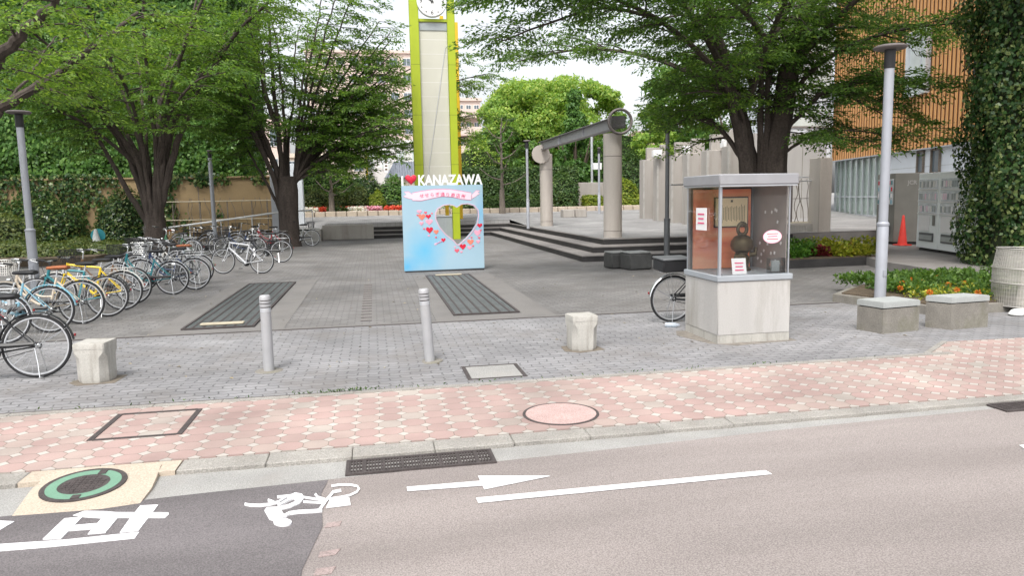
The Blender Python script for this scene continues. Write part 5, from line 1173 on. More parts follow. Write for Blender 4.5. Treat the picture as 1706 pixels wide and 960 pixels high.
sg1 = FPL(1468, 340)[0]
mb = MB(); mb.box(((sA+sg1)/2, .5, .18), (sg1-sA, .6, .36), 'facade_grey'); mb.obj('plinth', parent=oblab)
mb = MB(); k = 9
for i in range(k+1): mb.box((sA+(sg1-sA)*i/k, .33, (zb+.36)/2), (.07, .09, zb-.36), 'alu')
mb.box(((sA+sg1)/2, .33, .40), (sg1-sA, .1, .08), 'alu'); mb.box(((sA+sg1)/2, .33, 1.35), (sg1-sA, .07, .05), 'alu'); sf = mb.obj('shopfront', parent=oblab)
mb = MB(); mb.box(((sA+sg1)/2, .37, (zb+.4)/2), (sg1-sA, .012, zb-.4)); mb.obj('pane', 'shop_glass', sf)
mb = MB(); vs = []; n = 150
for i in range(n+1):
    x = sA+(sg1-sA)*i/n; y = .43+.03*math.sin(i*1.1)+.012*math.sin(i*2.7); vs += [(x, y, .42), (x, y, zb)]
mb.add(vs, [(2*i, 2*i+2, 2*i+3, 2*i+1) for i in range(n)], 'curtain', True); mb.obj('curtain', parent=sf)
mb = MB(); mb.box(((sg1+Lf)/2, .3, zb/2), (Lf-sg1, .3, zb-.01), 'facade_white')
for z in (.9, 1.8, 2.6): mb.box(((sg1+Lf)/2, .147, z), (Lf-sg1, .01, .015), 'slab_top')
mb.obj('lower_wall', parent=oblab)
for (u0, u1) in ((1524, 1534), (1547, 1561)):
    a, _ = FPL(u0, 265); b2, _ = FPL(u1, 265); z0 = FPL(u0, 288)[1]; z1 = zb-.12
    mb = MB()
    for c_, d_ in ((((a+b2)/2, .12, z1), (b2-a+.1, .1, .06)), ((a, .12, (z0+z1)/2), (.08, .1, z1-z0)), ((b2, .12, (z0+z1)/2), (.08, .1, z1-z0)), (((a+b2)/2, .12, z0), (b2-a+.1, .1, .06))): mb.box(c_, d_, 'bark_grey')
    w = mb.obj('window', parent=oblab); mb = MB(); mb.box(((a+b2)/2, .143, (z0+z1)/2), (b2-a-.06, .01, z1-z0-.04), 'window_dark'); mb.obj('pane', parent=w)
mb = MB(); mb.box(((sA+Lf)/2, 4.5, top_z/2), (Lf-sA, 8, top_z-.1), 'facade_white'); mb.box((sA-.05, 4.4, zb/2+top_z/2), (.14, 8.2, top_z-zb), 'facade_white'); mb.obj('body', parent=oblab)
# concrete wing with pillar
cw = empty('concrete_building', (15.2, 33, .2), 'plain pale concrete building behind the big tree, with a square grey pillar', 'building')
def wpt(u, v, y): q = PY(u, v, y); return q.x-15.2, q.y-33, q.z-.2
xl, yw, zt = wpt(1215, 222, 33.5); xr = wpt(1378, 222, 33.5)[0]
mb = MB(); mb.box(((xl+xr)/2, yw+.3, zt/2), (xr-xl, .6, zt), 'facade_grey')
for i in range(1, 4): mb.box((xl+(xr-xl)*i/4, yw-.004, zt/2), (.03, .01, zt), 'mossy_concrete')
mb.obj('wall', parent=cw)
xu = wpt(1290, 222, 38)[0]; xv = wpt(1384, 222, 38)[0]
mb = MB(); mb.box(((xu+xv)/2, 7.0, 6), (xv-xu, 4, 12), 'facade_white'); mb.obj('upper_storey', parent=cw)
for z0, z1 in ((5.2, 6.3), (6.9, 8.4), (9.2, 10.7)):
    mb = MB(); mb.box(((xu+xv)/2, 4.97, (z0+z1)/2), (xv-xu-.3, .08, z1-z0), 'alu'); w = mb.obj('window', parent=cw); mb = MB(); mb.box(((xu+xv)/2, 4.92, (z0+z1)/2), (xv-xu-.45, .04, z1-z0-.14), 'window_pale'); mb.obj('pane', parent=w)
q = G(1373, 404, .2); x0 = PY(1364, 350, q.y).x; x1 = PY(1385, 350, q.y).x; zt = PY(1373, 262, q.y).z
mb = MB(); mb.box(((x0+x1)/2-15.2, q.y+.3-33, (zt-.2)/2), (x1-x0, .6, zt-.2), 'column_concrete', bev=.02); mb.obj('pillar', parent=cw)
# planter with trellis
q = G(1338, 409, .1); x0 = PY(1306, 390, q.y).x; x1 = PY(1366, 390, q.y).x; zt = PY(1330, 372, q.y).z
pl_ = empty('concrete_planter', ((x0+x1)/2, q.y+.6, 0), 'square ribbed concrete planter against the pale concrete building', 'planter')
mb = MB(); mb.box((0, 0, zt/2), (x1-x0, 1.2, zt), 'pier_concrete', bev=.02)
for i in range(22): mb.box((-(x1-x0)/2+.06+i*(x1-x0-.12)/21, -.605, zt/2-.02), (.035, .03, zt-.1), 'concrete')
mb.obj('box', parent=pl_); mb = MB(); mb.box((0, 0, zt+.005), (x1-x0-.16, 1.04, .03), 'bamboo'); mb.obj('soil', parent=pl_)
tr_ = empty('trellis', ((x0+x1)/2, q.y+.45, zt), 'dark metal trellis with bare climbing stems standing in the ribbed planter', 'trellis'); w = x1-x0
mb = MB()
for x in (-w*.1, w*.42): mb.tube([(x, 0, 0), (x, 0, 1.62)], .03, 8, 'lamp_head')
mb.tube([(-w*.45, 0, 1.5), (w*.45, 0, 1.5)], .022, 8, 'alu'); mb.tube([(-w*.45, 0, .8), (w*.42, 0, .8)], .012, 6, 'lamp_head'); mb.obj('frame', parent=tr_)
vn = MB(); rs = random.Random(8)
for i in range(7):
    x = -w*.4+w*.8*i/6; pts = [(x, .04, 0)]
    for k in range(6): x += rs.uniform(-.09, .09); pts.append((x, .04+rs.uniform(-.03, .05), (k+1)*.24))
    vn.tube(catmull(pts, 3), .012, 5, 'bark_grey')
vn.obj('stems', parent=tr_)
# long thin bar from the lamp post past the kiosk roof
mb = MB(); a, b2 = PY(1117, 308, 19.8), PY(1357, 301, q.y+.2); mb.tube([a, b2], .022, 8, 'alu'); tag(mb.obj('steel_bar'), 'long thin steel bar running behind the kiosk roof to the trellis', 'bar')
# planter bed behind the kiosk and marigold bed
pb = empty('flower_planter', (10.7, 17.4, 0), 'low dark edged planter of lime and green foliage at the foot of the big tree', 'planter')
mb = MB(); mb.prism([(-2.3, -1.2), (1.75, -1.0), (1.75, 1.4), (-2.3, 1.4)], 0, .20, 'dark_stone'); mb.obj('kerb', parent=pb); mb = MB(); mb.prism([(-2.2, -1.1), (1.65, -.9), (1.65, 1.3), (-2.2, 1.3)], .15, .225, 'soil'); mb.obj('soil', parent=pb)
def tuft(name, c, r, h, n, m, label, cat, ls=.07, group=None):
    k = n; a = RNG.uniform(0, 2*np.pi, k); q = np.sqrt(RNG.random(k)); z = RNG.random(k)*h*(1-q*q*.7)
    Pp = np.stack([q*np.cos(a)*r, q*np.sin(a)*r, z], 1); Dd = np.stack([np.cos(a)*.8, np.sin(a)*.8, RNG.uniform(-.1, .9, k)], 1)+RNG.normal(scale=.4, size=(k, 3))
    Nn = np.stack([-np.cos(a)*.3, -np.sin(a)*.3, np.ones(k)], 1)+RNG.normal(scale=.4, size=(k, 3)); s = RNG.uniform(.6, 1.3, k)*ls
    o = leaf_mesh(name, Pp, Dd, Nn, s, s*.6, m); o.location = c; return tag(o, label, cat, group)
for i, (u, m, lb) in enumerate(((1318, 'bed_green', 'green tuft nearest the kiosk in the low planter'), (1345, 'bed_green', 'second green tuft in the low planter'), (1368, 'bed_red', 'dark red tuft in the low planter'), (1378, 'bed_lime', 'yellow lime tuft beside the dark red one'), (1396, 'bed_lime', 'yellow lime tuft near the middle of the low planter'), (1413, 'bed_red', 'small dark red tuft at the right part of the low planter'), (1424, 'bed_lime', 'yellow lime tuft at the right end of the low planter'))):
    q = PY(u, 430, 16.9+(i % 2)*.3); tuft('bedding_plant', (q.x, q.y, .22), .42 if 'red' not in m else .22, .34 if 'red' not in m else .24, 700, m, lb, 'plant', .10, 'bedding plants in the low planter')
for i, u in enumerate((1312, 1335, 1358, 1390, 1436)):
    q = PY(u, 440, 17.6 if i % 2 else 17.9); tuft('bedding_plant', (q.x, q.y, .22), .5, .42, 700, 'bed_lime' if i > 1 else 'bed_green', f'{["leftmost", "second", "third", "fourth", "rightmost"][i]} tuft of the back row in the low planter', 'plant', .11, 'bedding plants in the low planter')
fb = empty('flower_bed', (9.6, 10.9, 0), 'earth bed of orange marigolds in front of the ivy covered trunk', 'flower bed')
mb = MB(); mb.prism([(-2.1, .15), (-1.6, -1.55), (1.4, -1.55), (3.4, 1.0), (2.4, 2.0), (-1.0, 1.1)], 0, .13, 'mossy_concrete'); mb.obj('kerb', parent=fb)
mb = MB(); mb.prism([(-1.95, .13), (-1.5, -1.42), (1.35, -1.42), (3.2, 1.0), (2.3, 1.85), (-.95, .98)], .1, .15, 'soil'); mb.obj('soil', parent=fb)
k = 15000; Pp = np.stack([RNG.uniform(8.35, 12.0, k), RNG.uniform(9.6, 12.3, k), .15+RNG.random(k)**.7*.17], 1); kk_ = (Pp[:, 1] > 9.6+(8.9-Pp[:, 0]).clip(0)*.6) & (Pp[:, 1] > 9.6+(Pp[:, 0]-10.6).clip(0)*1.0)
Pp = Pp[kk_]; k = len(Pp); lm = np.sin(Pp[:, 0]*6)+np.sin(Pp[:, 1]*7.3+1)+np.sin(Pp[:, 0]*3-Pp[:, 1]*4); Pp = Pp[lm > -.7]; k = len(Pp)
s = RNG.uniform(.6, 1.3, k)*.085; tag(leaf_mesh('marigold_foliage', Pp, rnd_unit(k)+[0, 0, .3], rnd_unit(k)+[0, 0, 1.0], s, s*.5, 'zelkova_dark'), 'dense green marigold foliage filling the earth bed', 'foliage', kind='stuff')
k = 900; Pp = np.stack([RNG.uniform(8.2, 9.5, k), RNG.uniform(9.5, 10.4, k), .15+RNG.random(k)*.16], 1); s = RNG.uniform(.5, 1.2, k)*.06
tag(leaf_mesh('lime_ground_cover', Pp, rnd_unit(k), rnd_unit(k)+[0, 0, 1.2], s, s*.6, 'bed_lime'), 'yellow green ground cover along the front of the marigold bed', 'ground cover', kind='stuff')
rs = random.Random(12)
for i, (u, v) in enumerate(((1504, 472), (1518, 466), (1536, 470), (1580, 474), (1594, 483), (1607, 472), (1630, 487), (1563, 462), (1500, 480), (1549, 487))):
    q = G(u, v, .31); n = 46; a = rnd_unit(n); Pp = a*np.array([.022, .022, .016]); o = leaf_mesh('marigold_bloom', Pp, a+rnd_unit(n)*.5, a, .034, .024, 'petal_orange'); o.location = (q.x, q.y, .31)
    tag(o, 'round orange marigold bloom above the dark green foliage', 'flower', 'marigold blooms in the earth bed')
# ivy covered trunk
iv = empty('ivy_covered_trunk', (13.95, 13.4, 0), 'thick trunk wholly wrapped in dark ivy at the right edge', 'tree')
mb = MB(); mb.lathe([(1.15, 0), (1.1, 3), (1.2, 8.5), (.6, 9)], n=24, m='ivy_core'); mb.obj('trunk', parent=iv)
n = 62000; a = RNG.uniform(0, 2*np.pi, n); z = RNG.random(n)*8.8; lm = np.sin(a*5+z*1.3)+np.sin(z*2.9-a*3)+np.sin(a*11+z*.7)
rr = 1.2+.10*lm+RNG.uniform(-.1, .2, n)+.035*z; Nn = np.stack([np.cos(a), np.sin(a), np.zeros(n)], 1); Pp = np.stack([rr*np.cos(a), rr*np.sin(a), z], 1)
N2 = Nn+[0, 0, .4]+RNG.normal(scale=.4, size=(n, 3)); D2 = np.cross(N2, rnd_unit(n)); D2[:, 2] -= .8; s = RNG.uniform(.5, 1.35, n)*.09
leaf_mesh('ivy', Pp, D2, N2, s, s*.75, 'ivy_dark', iv)

# ================================================================== LEFT SIDE
# ivy clad building and tan wall
ib = empty('ivy_clad_building', (-18, 41, 0), 'tall building face completely covered in green ivy on the left', 'building')
mb = MB(); mb.box((0, 4, 9), (22.6, 7.6, 18), 'ivy_core'); mb.obj('wall', parent=ib)
f = boxfaces(-11.5, 11.3, -.02, 7.8, 2.6, 15.5, 'fr')
shell('ivy', f, 105000, .2, 'ivy_green', ib, .3, .34)
q = PY(2, 200, 40); mb = MB(); mb.box((-11.0+8.4*0-.0, -.3, 5.2), (1.2, .3, 1.6), 'tan_render'); mb.obj('bay', parent=ib)
tww = empty('tan_wall', (-14, 37, 0), 'tan rendered wall partly overgrown with ivy behind the bicycles', 'wall')
mb = MB(); mb.box((-1.6, .15, 1.5), (22.1, .3, 3.06), 'tan_render'); 
for x in (-8, -4.5, -1, 2.5, 6): mb.box((x, -.004, 1.5), (.04, .012, 3.0), 'bark_grey')
mb.box((-1.6, .12, 3.06), (22.2, .42, .08), 'tan_render', bev=.01); mb.obj('wall', parent=tww)
def ivm(P):
    x, z = P[:, 0], P[:, 2]; n1 = np.sin(x*1.1+1.7)+np.sin(x*2.7+z*.9)+.7*np.sin(x*5.1-z*1.7)+.5*np.sin(z*3+x*.7)
    cov = np.where(x < 1.8, .9, np.where(x < 5, -.75, -1.9))+np.where(z > 2.75, 1.6, 0)
    return n1+cov+RNG.normal(scale=.35, size=len(x)) > 0
shell('ivy', [((-12.6, -.02, .1), (22, 0, 0), (0, 0, 3.2), (0, -1, 0)), ((-12.6, -.1, 3.1), (22, 0, 0), (0, .5, 0), (0, -.3, 1))], 26000, .16, 'ivy_dark', tww, .2, .06, ivm)
# trellis of poles on the tan wall
bt = empty('pole_trellis', (-7.2, 36.7, 0), 'thin pole trellis with climbing stems in front of the tan wall', 'trellis')
mb = MB()
for x in (-1.9, -.7, .5, 1.6, 2.3): mb.tube([(x, 0, 0), (x, 0, 1.95)], .028, 6, 'bark_grey')
for z in (1.1, 1.95): mb.tube([(-2.2, -.04, z), (2.6, -.04, z)], .025, 6, 'bamboo')
mb.obj('frame', parent=bt); vn = MB(); rs = random.Random(5)
for i in range(12):
    x = -2+4.4*i/11; pts = [(x, .03, 0)]
    for k in range(7): x += rs.uniform(-.12, .12); pts.append((x, .03+rs.uniform(-.04, .04), (k+1)*.3))
    vn.tube(catmull(pts, 3), .014, 5, 'bark_grey')
vn.obj('stems', parent=bt)
q = PY(465, 380, 36.2); mb = MB(); mb.box((0, 0, 1.6), (.55, .3, 3.2), 'steel_grey', bev=.02); tag(mb.obj('steel_pillar', loc=(q.x, 36.2, 0)), 'square pale steel pillar at the end of the tan wall', 'pillar')
q = PY(503, 335, 40); mb = MB(); mb.box((0, 0, 1.5), (.6, .5, 3.2), 'facade_white', bev=.02); mb.obj('pier'); tag(bpy.data.objects[-1] if False else mb.obj('white_pier', loc=(q.x-.2, 40, .7)), 'white square pier behind the forked dark tree', 'pillar'); bpy.data.objects.remove(bpy.data.objects['pier'])
# ramp with handrail
mb = MB(); x0, x1 = -8.4, -2.42; ya, yb = 35.2, 36.55
mb.add([(x0, ya, .0), (x1, ya, .54), (x1, yb, .54), (x0, yb, .0), (x0, ya, -.3), (x1, ya, -.3), (x1, yb, -.3), (x0, yb, -.3)], [(0, 1, 2, 3), (4, 5, 1, 0), (5, 6, 2, 1), (6, 7, 3, 2), (7, 4, 0, 3)], 'concrete')
mb.add([(x1, yb, .54), (x1, 38.0, .54), (x0, 38.0, .54), (x0, yb, .54), (x1, ya, .54), (x1, ya, 0), (x1, yb, 0), (x1, 38, 0)], [(0, 1, 2, 3)], 'concrete')
struct('ramp', mb)
mb = MB(); mb.box((-1.2, 36.2, .36), (2.4, .18, .7), 'pier_concrete', bev=.015); tag(mb.obj('ramp_wall'), 'low pale concrete wall at the left end of the far steps', 'wall')
hr = empty('handrail', (-8.2, 35.0, 0), 'white sloping handrail above the rear row of bicycles', 'handrail')
a = PY(263, 382, 35.0)-Vector((-8.2, 35, 0)); b2 = PY(470, 353, 35.0)-Vector((-8.2, 35, 0)); c2 = PY(520, 350, 35.4)-Vector((-8.2, 35, 0))
mb = MB(); mb.tube([a-Vector((.05, 0, .22)), a, b2, c2], .04, 8, 'rail_white'); mb.obj('rail', parent=hr)
for t in (0.02, .25, .5, .75, 1.0):
    p = a.lerp(b2, t); mb = MB(); mb.tube([(p.x, 0, max(0, p.z-1.1)), (p.x, 0, p.z-.02)], .022, 8, 'rail_white'); mb.obj('post', parent=hr)
p = c2; mb = MB(); mb.tube([(p.x, p.y, .4), (p.x, p.y, p.z-.02)], .022, 8, 'rail_white'); mb.obj('post', parent=hr)

# bed with mounded shrubs
mb = MB(); mb.prism([(-22, 25.2), (-9.6, 25.2), (-8.9, 26.0), (-8.9, 36.8), (-22, 36.8)], 0, .22, 'soil'); struct('planting_bed', mb)
def mound(name, c, rad, n, m, label, cat='shrub', ls=.11, group=None, stem='bark_brown'):
    r = empty(name, c, label, cat, group); mb = MB()
    for k in range(5): a = k*1.26; mb.tube([(0, 0, 0), (math.cos(a)*rad[0]*.3, math.sin(a)*rad[1]*.3, rad[2]*.6)], [.03, .012], 5, stem)
    vs = [] ; mb.lathe([(.001, .0)]+[(rad[0]*.86*math.sin(R(t)), rad[2]*.86*(-math.cos(R(t))*.5+.5)) for t in (50, 80, 110, 140, 165)]+[(.001, rad[2]*.86)], n=16, m='hedge_core'); mb.v = [(x, y*rad[1]/rad[0]*.9, z) for x, y, z in mb.v]; mb.obj('stem', parent=r)
    d = rnd_unit(n); d[:, 2] = np.abs(d[:, 2]); lm = np.sin(d[:, 0]*7+c[0])+np.sin(d[:, 1]*6)+np.sin(d[:, 2]*8+d[:, 0]*5)
    Pp = d*np.array(rad)*(RNG.uniform(.85, 1.05, n)+.05*lm)[:, None]; N2 = d+[0, 0, .3]+RNG.normal(scale=.45, size=(n, 3)); D2 = np.cross(N2, rnd_unit(n)); s = RNG.uniform(.6, 1.3, n)*ls
    leaf_mesh('foliage', Pp, D2, N2, s, s*.55, m, r); return r
for i, (u, y, rr, hh, lb) in enumerate(((20, 27.6, 1.5, .5, 'leftmost mounded shrub in the bed behind the bicycles'), (92, 27.4, 1.3, .42, 'mounded shrub directly behind the left lamp post'), (140, 28.2, 1.3, .5, 'mounded shrub right of the left lamp post'), (182, 28.0, .9, .4, 'small mounded shrub at the right end of the bed'))):
    q = PY(u, 420, y); mound('mounded_shrub', (q.x, y, .2), (rr, 1.0, hh), 5200, 'shrub_olive', lb, 'shrub', .11, 'mounded shrubs in the bed')
for i, (u, y, rr, hh, lb) in enumerate(((215, 34, 1.4, 2.2, 'dark bush against the overgrown tan wall left of the big tree'), (60, 35, 2.2, 1.9, 'dark bush against the overgrown tan wall at the far left'))):
    q = PY(u, 400, y); mound('dark_bush', (q.x, y, .2), (rr, .9, hh), 5000, 'ivy_dark', lb, 'shrub', .14)
q = PY(12, 400, 24.5); mound('light_bush', (q.x, 24.5, .9), (.9, .7, .7), 2200, 'shrub_olive', 'light green bush tip at the left edge of the photo', 'shrub', .1)
q = PY(169, 398, 28.5); gf = empty('garden_ornament', (q.x, 28.0, .6), 'small pale cone with a teal disc among the mounded shrubs', 'ornament')
mb = MB(); mb.lathe([(.16, 0), (.12, .1), (.05, .42), (.001, .45)], n=14, m='slab_top'); mb.obj('cone', parent=gf); mb = MB(); mb.lathe([(.001, -.01), (.24, -.01), (.24, .01), (.001, .01)], c=(0, .2, .2), n=24, m='paint_teal', axis='Y'); mb.obj('disc', parent=gf)

# ================================================================== TREES
def fan(n, fork, top, spread, r0, seed, az0=0, az1=360, lo=.25, t0=.34, rtip=.02, out=.22, base_r=.12, ex=1.15):
    rg = random.Random(seed); L_ = []
    for i in range(n):
        a = R(az0+(az1-az0)*(i+rg.uniform(.2, .8))/n); rho = spread*rg.uniform(lo, 1); tp = top*rg.uniform(.82, 1.06)*(1-.18*rho/spread)
        c, s = math.cos(a), math.sin(a); pts = [(c*base_r*.5, s*base_r*.5, fork*.35), (c*(base_r+.05), s*(base_r+.05), fork)]
        for t in (.25, .5, .75, 1): pts.append((c*(base_r+rho*t**ex)+rg.uniform(-.15, .15), s*(base_r+rho*t**ex)+rg.uniform(-.15, .15), fork+(tp-fork)*t**.85))
        L_.append((pts, r0*rg.uniform(.7, 1.1), rtip, t0))
    return L_
# big tree behind the kiosk
BR = (9.75, 17.4, 0)
limbs = [([(-.15, 0, .2), (-.32, 0, 1.6), (-.62, -.1, 2.9), (-1.15, -.3, 4.6), (-1.7, -.6, 5.8), (-2.3, -.9, 7.4)], .235, .10, .5),
  ([(-.02, .1, .2), (-.05, .2, 1.8), (-.35, .4, 3.6), (-.8, .8, 5.4), (-1.2, 1.3, 8)], .22, .10, .5),
  ([(.2, 0, .2), (.28, 0, 1.8), (.42, -.1, 4), (.75, -.3, 6), (1.0, -.4, 8.4)], .40, .16, .5),
  ([(.2, .1, .3), (.36, .1, 1.9), (.7, .4, 3.6), (1.7, 1.0, 5.6), (2.9, 1.6, 7.5)], .20, .07, .4),
  ([(-.66, -.12, 3.0), (-1.5, -.8, 4.4), (-3.2, -1.6, 5.5), (-5.2, -2.2, 6.0), (-6.8, -2.4, 5.9)], .10, .02, .25),
  ([(-.55, -.1, 2.6), (-1.1, .3, 3.5), (-1.7, .8, 4.0), (-2.2, 1.1, 4.1)], .085, .02, .3),
  ([(-1.1, -.3, 4.5), (-2.6, -1.4, 5.8), (-4.6, -2.6, 6.6), (-7.2, -3.0, 6.6)], .10, .02, .25),
  ([(-.9, .3, 4.4), (-2.2, 1.6, 5.4), (-3.8, 3.0, 5.9), (-5.4, 4.4, 5.8)], .08, .02, .25),
  ([(.46, -.1, 3.3), (1.1, -.7, 4.2), (2.0, -1.1, 4.5), (2.9, -1.4, 4.35)], .07, .02, .3),
  ([(.42, 0, 2.7), (.95, -.5, 3.2), (1.5, -.8, 3.15), (2.0, -1.1, 2.95)], .045, .015, .35),
  ([(.5, -.1, 4.2), (1.4, -.9, 5.2), (2.8, -1.7, 5.6), (4.4, -2.2, 5.6)], .08, .02, .3),
  ([(.6, -.2, 5), (1.2, -2, 6.2), (1.6, -4, 6.8), (1.8, -6, 6.9)], .09, .02, .3),
  ([(-.6, -.2, 4), (-1.0, -2, 5.3), (-1.6, -4, 6.0), (-2.2, -5.5, 6.1)], .09, .02, .35),
  ([(0, .6, 4.5), (.5, 2.2, 5.6), (1.2, 4, 6), (1.8, 6, 6)], .09, .02, .3),
  ([(-.45, 0, 3.2), (-1.0, -.6, 3.9), (-1.9, -1.0, 4.2), (-2.7, -1.2, 4.1)], .05, .015, .4)]
limbs += [([(-3.4, -1.7, 5.6), (-4.6, -1.4, 5.9), (-5.8, -1.2, 5.6), (-6.8, -1.0, 5.25)], .05, .015, .2), ([(-1.2, .4, 3.7), (-1.8, .3, 3.7), (-2.3, .2, 3.55)], .04, .012, .2),
  ([(-4.0, -2.4, 6.4), (-5.8, -1.8, 6.4), (-7.4, -1.4, 6.0)], .05, .015, .2), ([(1.3, -.8, 4.3), (2.0, -.9, 4.0), (2.8, -1.1, 3.5)], .04, .012, .15), ([(.9, -.4, 3.15), (1.5, -1.0, 3.3), (2.3, -1.5, 3.15)], .03, .01, .15), ([(1.0, -.6, 4.2), (1.9, -1.6, 4.4), (2.8, -2.2, 4.1)], .04, .012, .15), ([(2.4, 1.3, 6.2), (3.6, 1.0, 6.2), (4.8, .6, 5.8)], .06, .015, .2),
  ([(-1.0, -1.9, 5.2), (-3.0, -3.2, 5.9), (-5.2, -4.0, 6.0)], .06, .015, .2)]
limbs += fan(5, 5.5, 9.0, 4.0, .09, 31, t0=.3)[0:5]
spread_tree('zelkova_tree', 'big dark trunked spreading tree behind the kiosk reaching over the plaza', BR, limbs, 3, 'bark', 'zelkova_dark', (.11, .05), 4.8, 1.75, .62, .21, trunk=[(0, 0, -.1, .62), (0, 0, .5, .50), (.02, .02, 1.3, .47), (.05, .02, 2.0, .42)], zmin=2.7, light_leaf='zelkova_light', avoid=lambda p: p.x < .1*p.y or (.285*p.y < p.x < .365*p.y and p.z < 1.83+.185*p.y) or (.18*p.y < p.x <= .285*p.y and p.z < 1.83+.170*p.y))
# big multi stemmed tree on the left
TL = (-7.9, 29.2, 0)
limbs = fan(14, 1.5, 11.0, 4.8, .14, 5, t0=.48, base_r=.2, ex=1.75, rtip=.035)
limbs += [([(.25, 0, 1.8), (1.1, -.5, 4), (2.2, -1.0, 6), (3.6, -1.4, 7.8), (5.2, -1.6, 9.2)], .15, .03, .4), ([(-.2, -.1, 1.2), (-.9, -.5, 2.8), (-1.6, -.9, 4.6), (-2.6, -1.2, 6.2)], .12, .03, .45),
  ([(-.3, -.1, 3.2), (-1.6, -1.3, 4.6), (-3.4, -2.2, 5.6), (-5, -2.6, 6)], .08, .02, .3), ([(.3, 0, 3), (1.2, -1.8, 4.8), (2.4, -3.0, 5.8), (3.4, -3.6, 6)], .08, .02, .3)]
spread_tree('zelkova_tree', 'tall many stemmed tree rising behind the rear bicycles at the left', TL, limbs, 8, 'bark', 'zelkova_mid', (.14, .062), 3.0, 1.9, .75, .30, trunk=[(0, 0, -.1, .52), (0, 0, .4, .42), (0, 0, 1.0, .38), (0, 0, 1.9, .30)], zmin=3.5, light_leaf='zelkova_light')
# forked dark tree in the middle left
T2 = (-3.45, 32.0, 0)
limbs = fan(6, 2.6, 10.8, 3.0, .12, 17, 60, 240, t0=.42, base_r=.2)
rg2 = random.Random(41)
for i in range(17):
    th = R(10+72*((i*7) % 17)/16); Lb = 7.6 if i % 3 else 6.2; dx = min(math.cos(th)*Lb, 4.3); dz = math.sin(th)*Lb; ay = rg2.uniform(-1.9, 1.9)
    limbs.append(([(.15, 0, 1.2), (.30, ay*.05, 2.6), (.3+dx*.33, ay*.3, 2.7+dz*.42), (.3+dx*.66, ay*.65, 2.7+dz*.74), (.2+dx, ay, 2.7+dz)], .10, .02, .42))
for i, (dx, dy, z) in enumerate(((8.4, 4.6, 7.4), (8.8, 5.2, 6.0), (7.6, 4.4, 8.8), (8.2, 5.0, 4.9), (9.2, 5.4, 8.0))):
    limbs.append(([(.15, .1, 1.3), (.3, .3, 2.7), (dx*.3, dy*.42, 3.0+(z-3)*.45), (dx*.65, dy*.8, 3.0+(z-3)*.8), (dx, dy, z)], .10, .02, .45))
limbs += [([(-.2, 0, 1.4), (-.55, -.2, 3.0), (-1.2, -.5, 5), (-2.2, -.8, 7.2), (-3.0, -1, 9)], .13, .03, .42), ([(-.25, 0, 1.3), (-.8, .1, 2.6), (-1.5, .2, 4.0), (-2.0, .2, 5.2)], .08, .02, .45), ([(-.3, 0, 2.4), (-1.0, -.4, 4.2), (-1.9, -.6, 6), (-2.6, -.7, 7)], .08, .02, .35), ([(-.3, 0, 3), (-.8, -.8, 5), (-1.4, -1.2, 7), (-1.8, -1.4, 8.6)], .08, .02, .4), ([(-.1, 0, 2), (-.2, -.1, 4.5), (-.3, -.2, 7), (-.35, -.2, 10)], .14, .04, .5)]
spread_tree('zelkova_tree', 'dark forked tree fanning to the right in the middle left of the plaza', T2, limbs, 12, 'bark', 'zelkova_mid', (.15, .064), 3.2, 1.8, .75, .34, trunk=[(0, 0, -.1, .52), (0, 0, .4, .42), (0, 0, 1.2, .40), (.02, 0, 2.3, .42), (.03, 0, 2.9, .36)], zmin=2.75, elev=(-12, 22), light_leaf='zelkova_light', avoid=lambda p: 1.7 < p.x < 4.5 and p.y < 34.9)
# overhanging tree whose trunk stands beyond the left edge
TE = Vector((-10.2, 14.0, 0))
def rel(u, v, y): return tuple(PY(u, v, y)-TE)
limbs = [([(.3, 0, 2.0), rel(-60, 215, 14), rel(0, 180, 14), rel(60, 145, 14.2), rel(112, 108, 14.4), rel(165, 70, 14.6), rel(230, 20, 15)], .13, .03, .62),
  ([(.1, 0, 2.6), rel(-60, 130, 13), rel(0, 92, 12.8), rel(50, 42, 12.6), rel(95, 0, 12.4), rel(150, -60, 12)], .14, .04, .62), ([rel(-20, 190, 14), rel(30, 150, 14.4), rel(70, 95, 15), rel(90, 60, 15.4)], .04, .012, .5)]
limbs += fan(6, 3, 9, 3.6, .11, 44, -20, 300)
spread_tree('zelkova_tree', 'tree standing beyond the left edge with branches reaching into the upper left corner', TE, limbs, 21, 'bark', 'zelkova_light', (.10, .045), 4.5, 1.5, .6, .24, trunk=[(0, 0, -.1, .45), (0, 0, .6, .34), (.05, 0, 2.4, .30), (.1, 0, 3, .2)], zmin=3.5)
# small pruned trees at the far flower bed
def pruned(u, v, y, h, seed, label, spread=1.6, leafy=True):
    q = PY(u, v, y); b = (q.x, y, .95); rg = random.Random(seed); limbs = [([(0, 0, .3), (.02, 0, h*.35), (0, .02, h*.7), (.03, 0, h)], .13, .03, .45)]
    for i in range(12):
        z = h*(.3+.6*i/11); a = i*2.4; l_ = spread*(1-.5*i/11)*rg.uniform(.7, 1.1); limbs.append(([(0, 0, z), (math.cos(a)*l_*.5, math.sin(a)*l_*.5, z+.22), (math.cos(a)*l_, math.sin(a)*l_, z+.75)], .05, .018, .35))
    return spread_tree('pruned_tree', label, b, limbs, seed, 'bark_grey', 'hedge_green', (.13, .06), 1.5 if leafy else .8, .3, .3, .3, trunk=[(0, 0, -.1, .22), (0, 0, .5, .17), (0, 0, 1.4, .14)], zmin=1.3, keep=.7)
pruned(837, 355, 43.3, 5.5, 6, 'pruned bare branched tree in front of the tall hedge'); pruned(553, 352, 44.4, 4.0, 9, 'small pale pruned tree in front of the round clipped shrubs', 1.5)

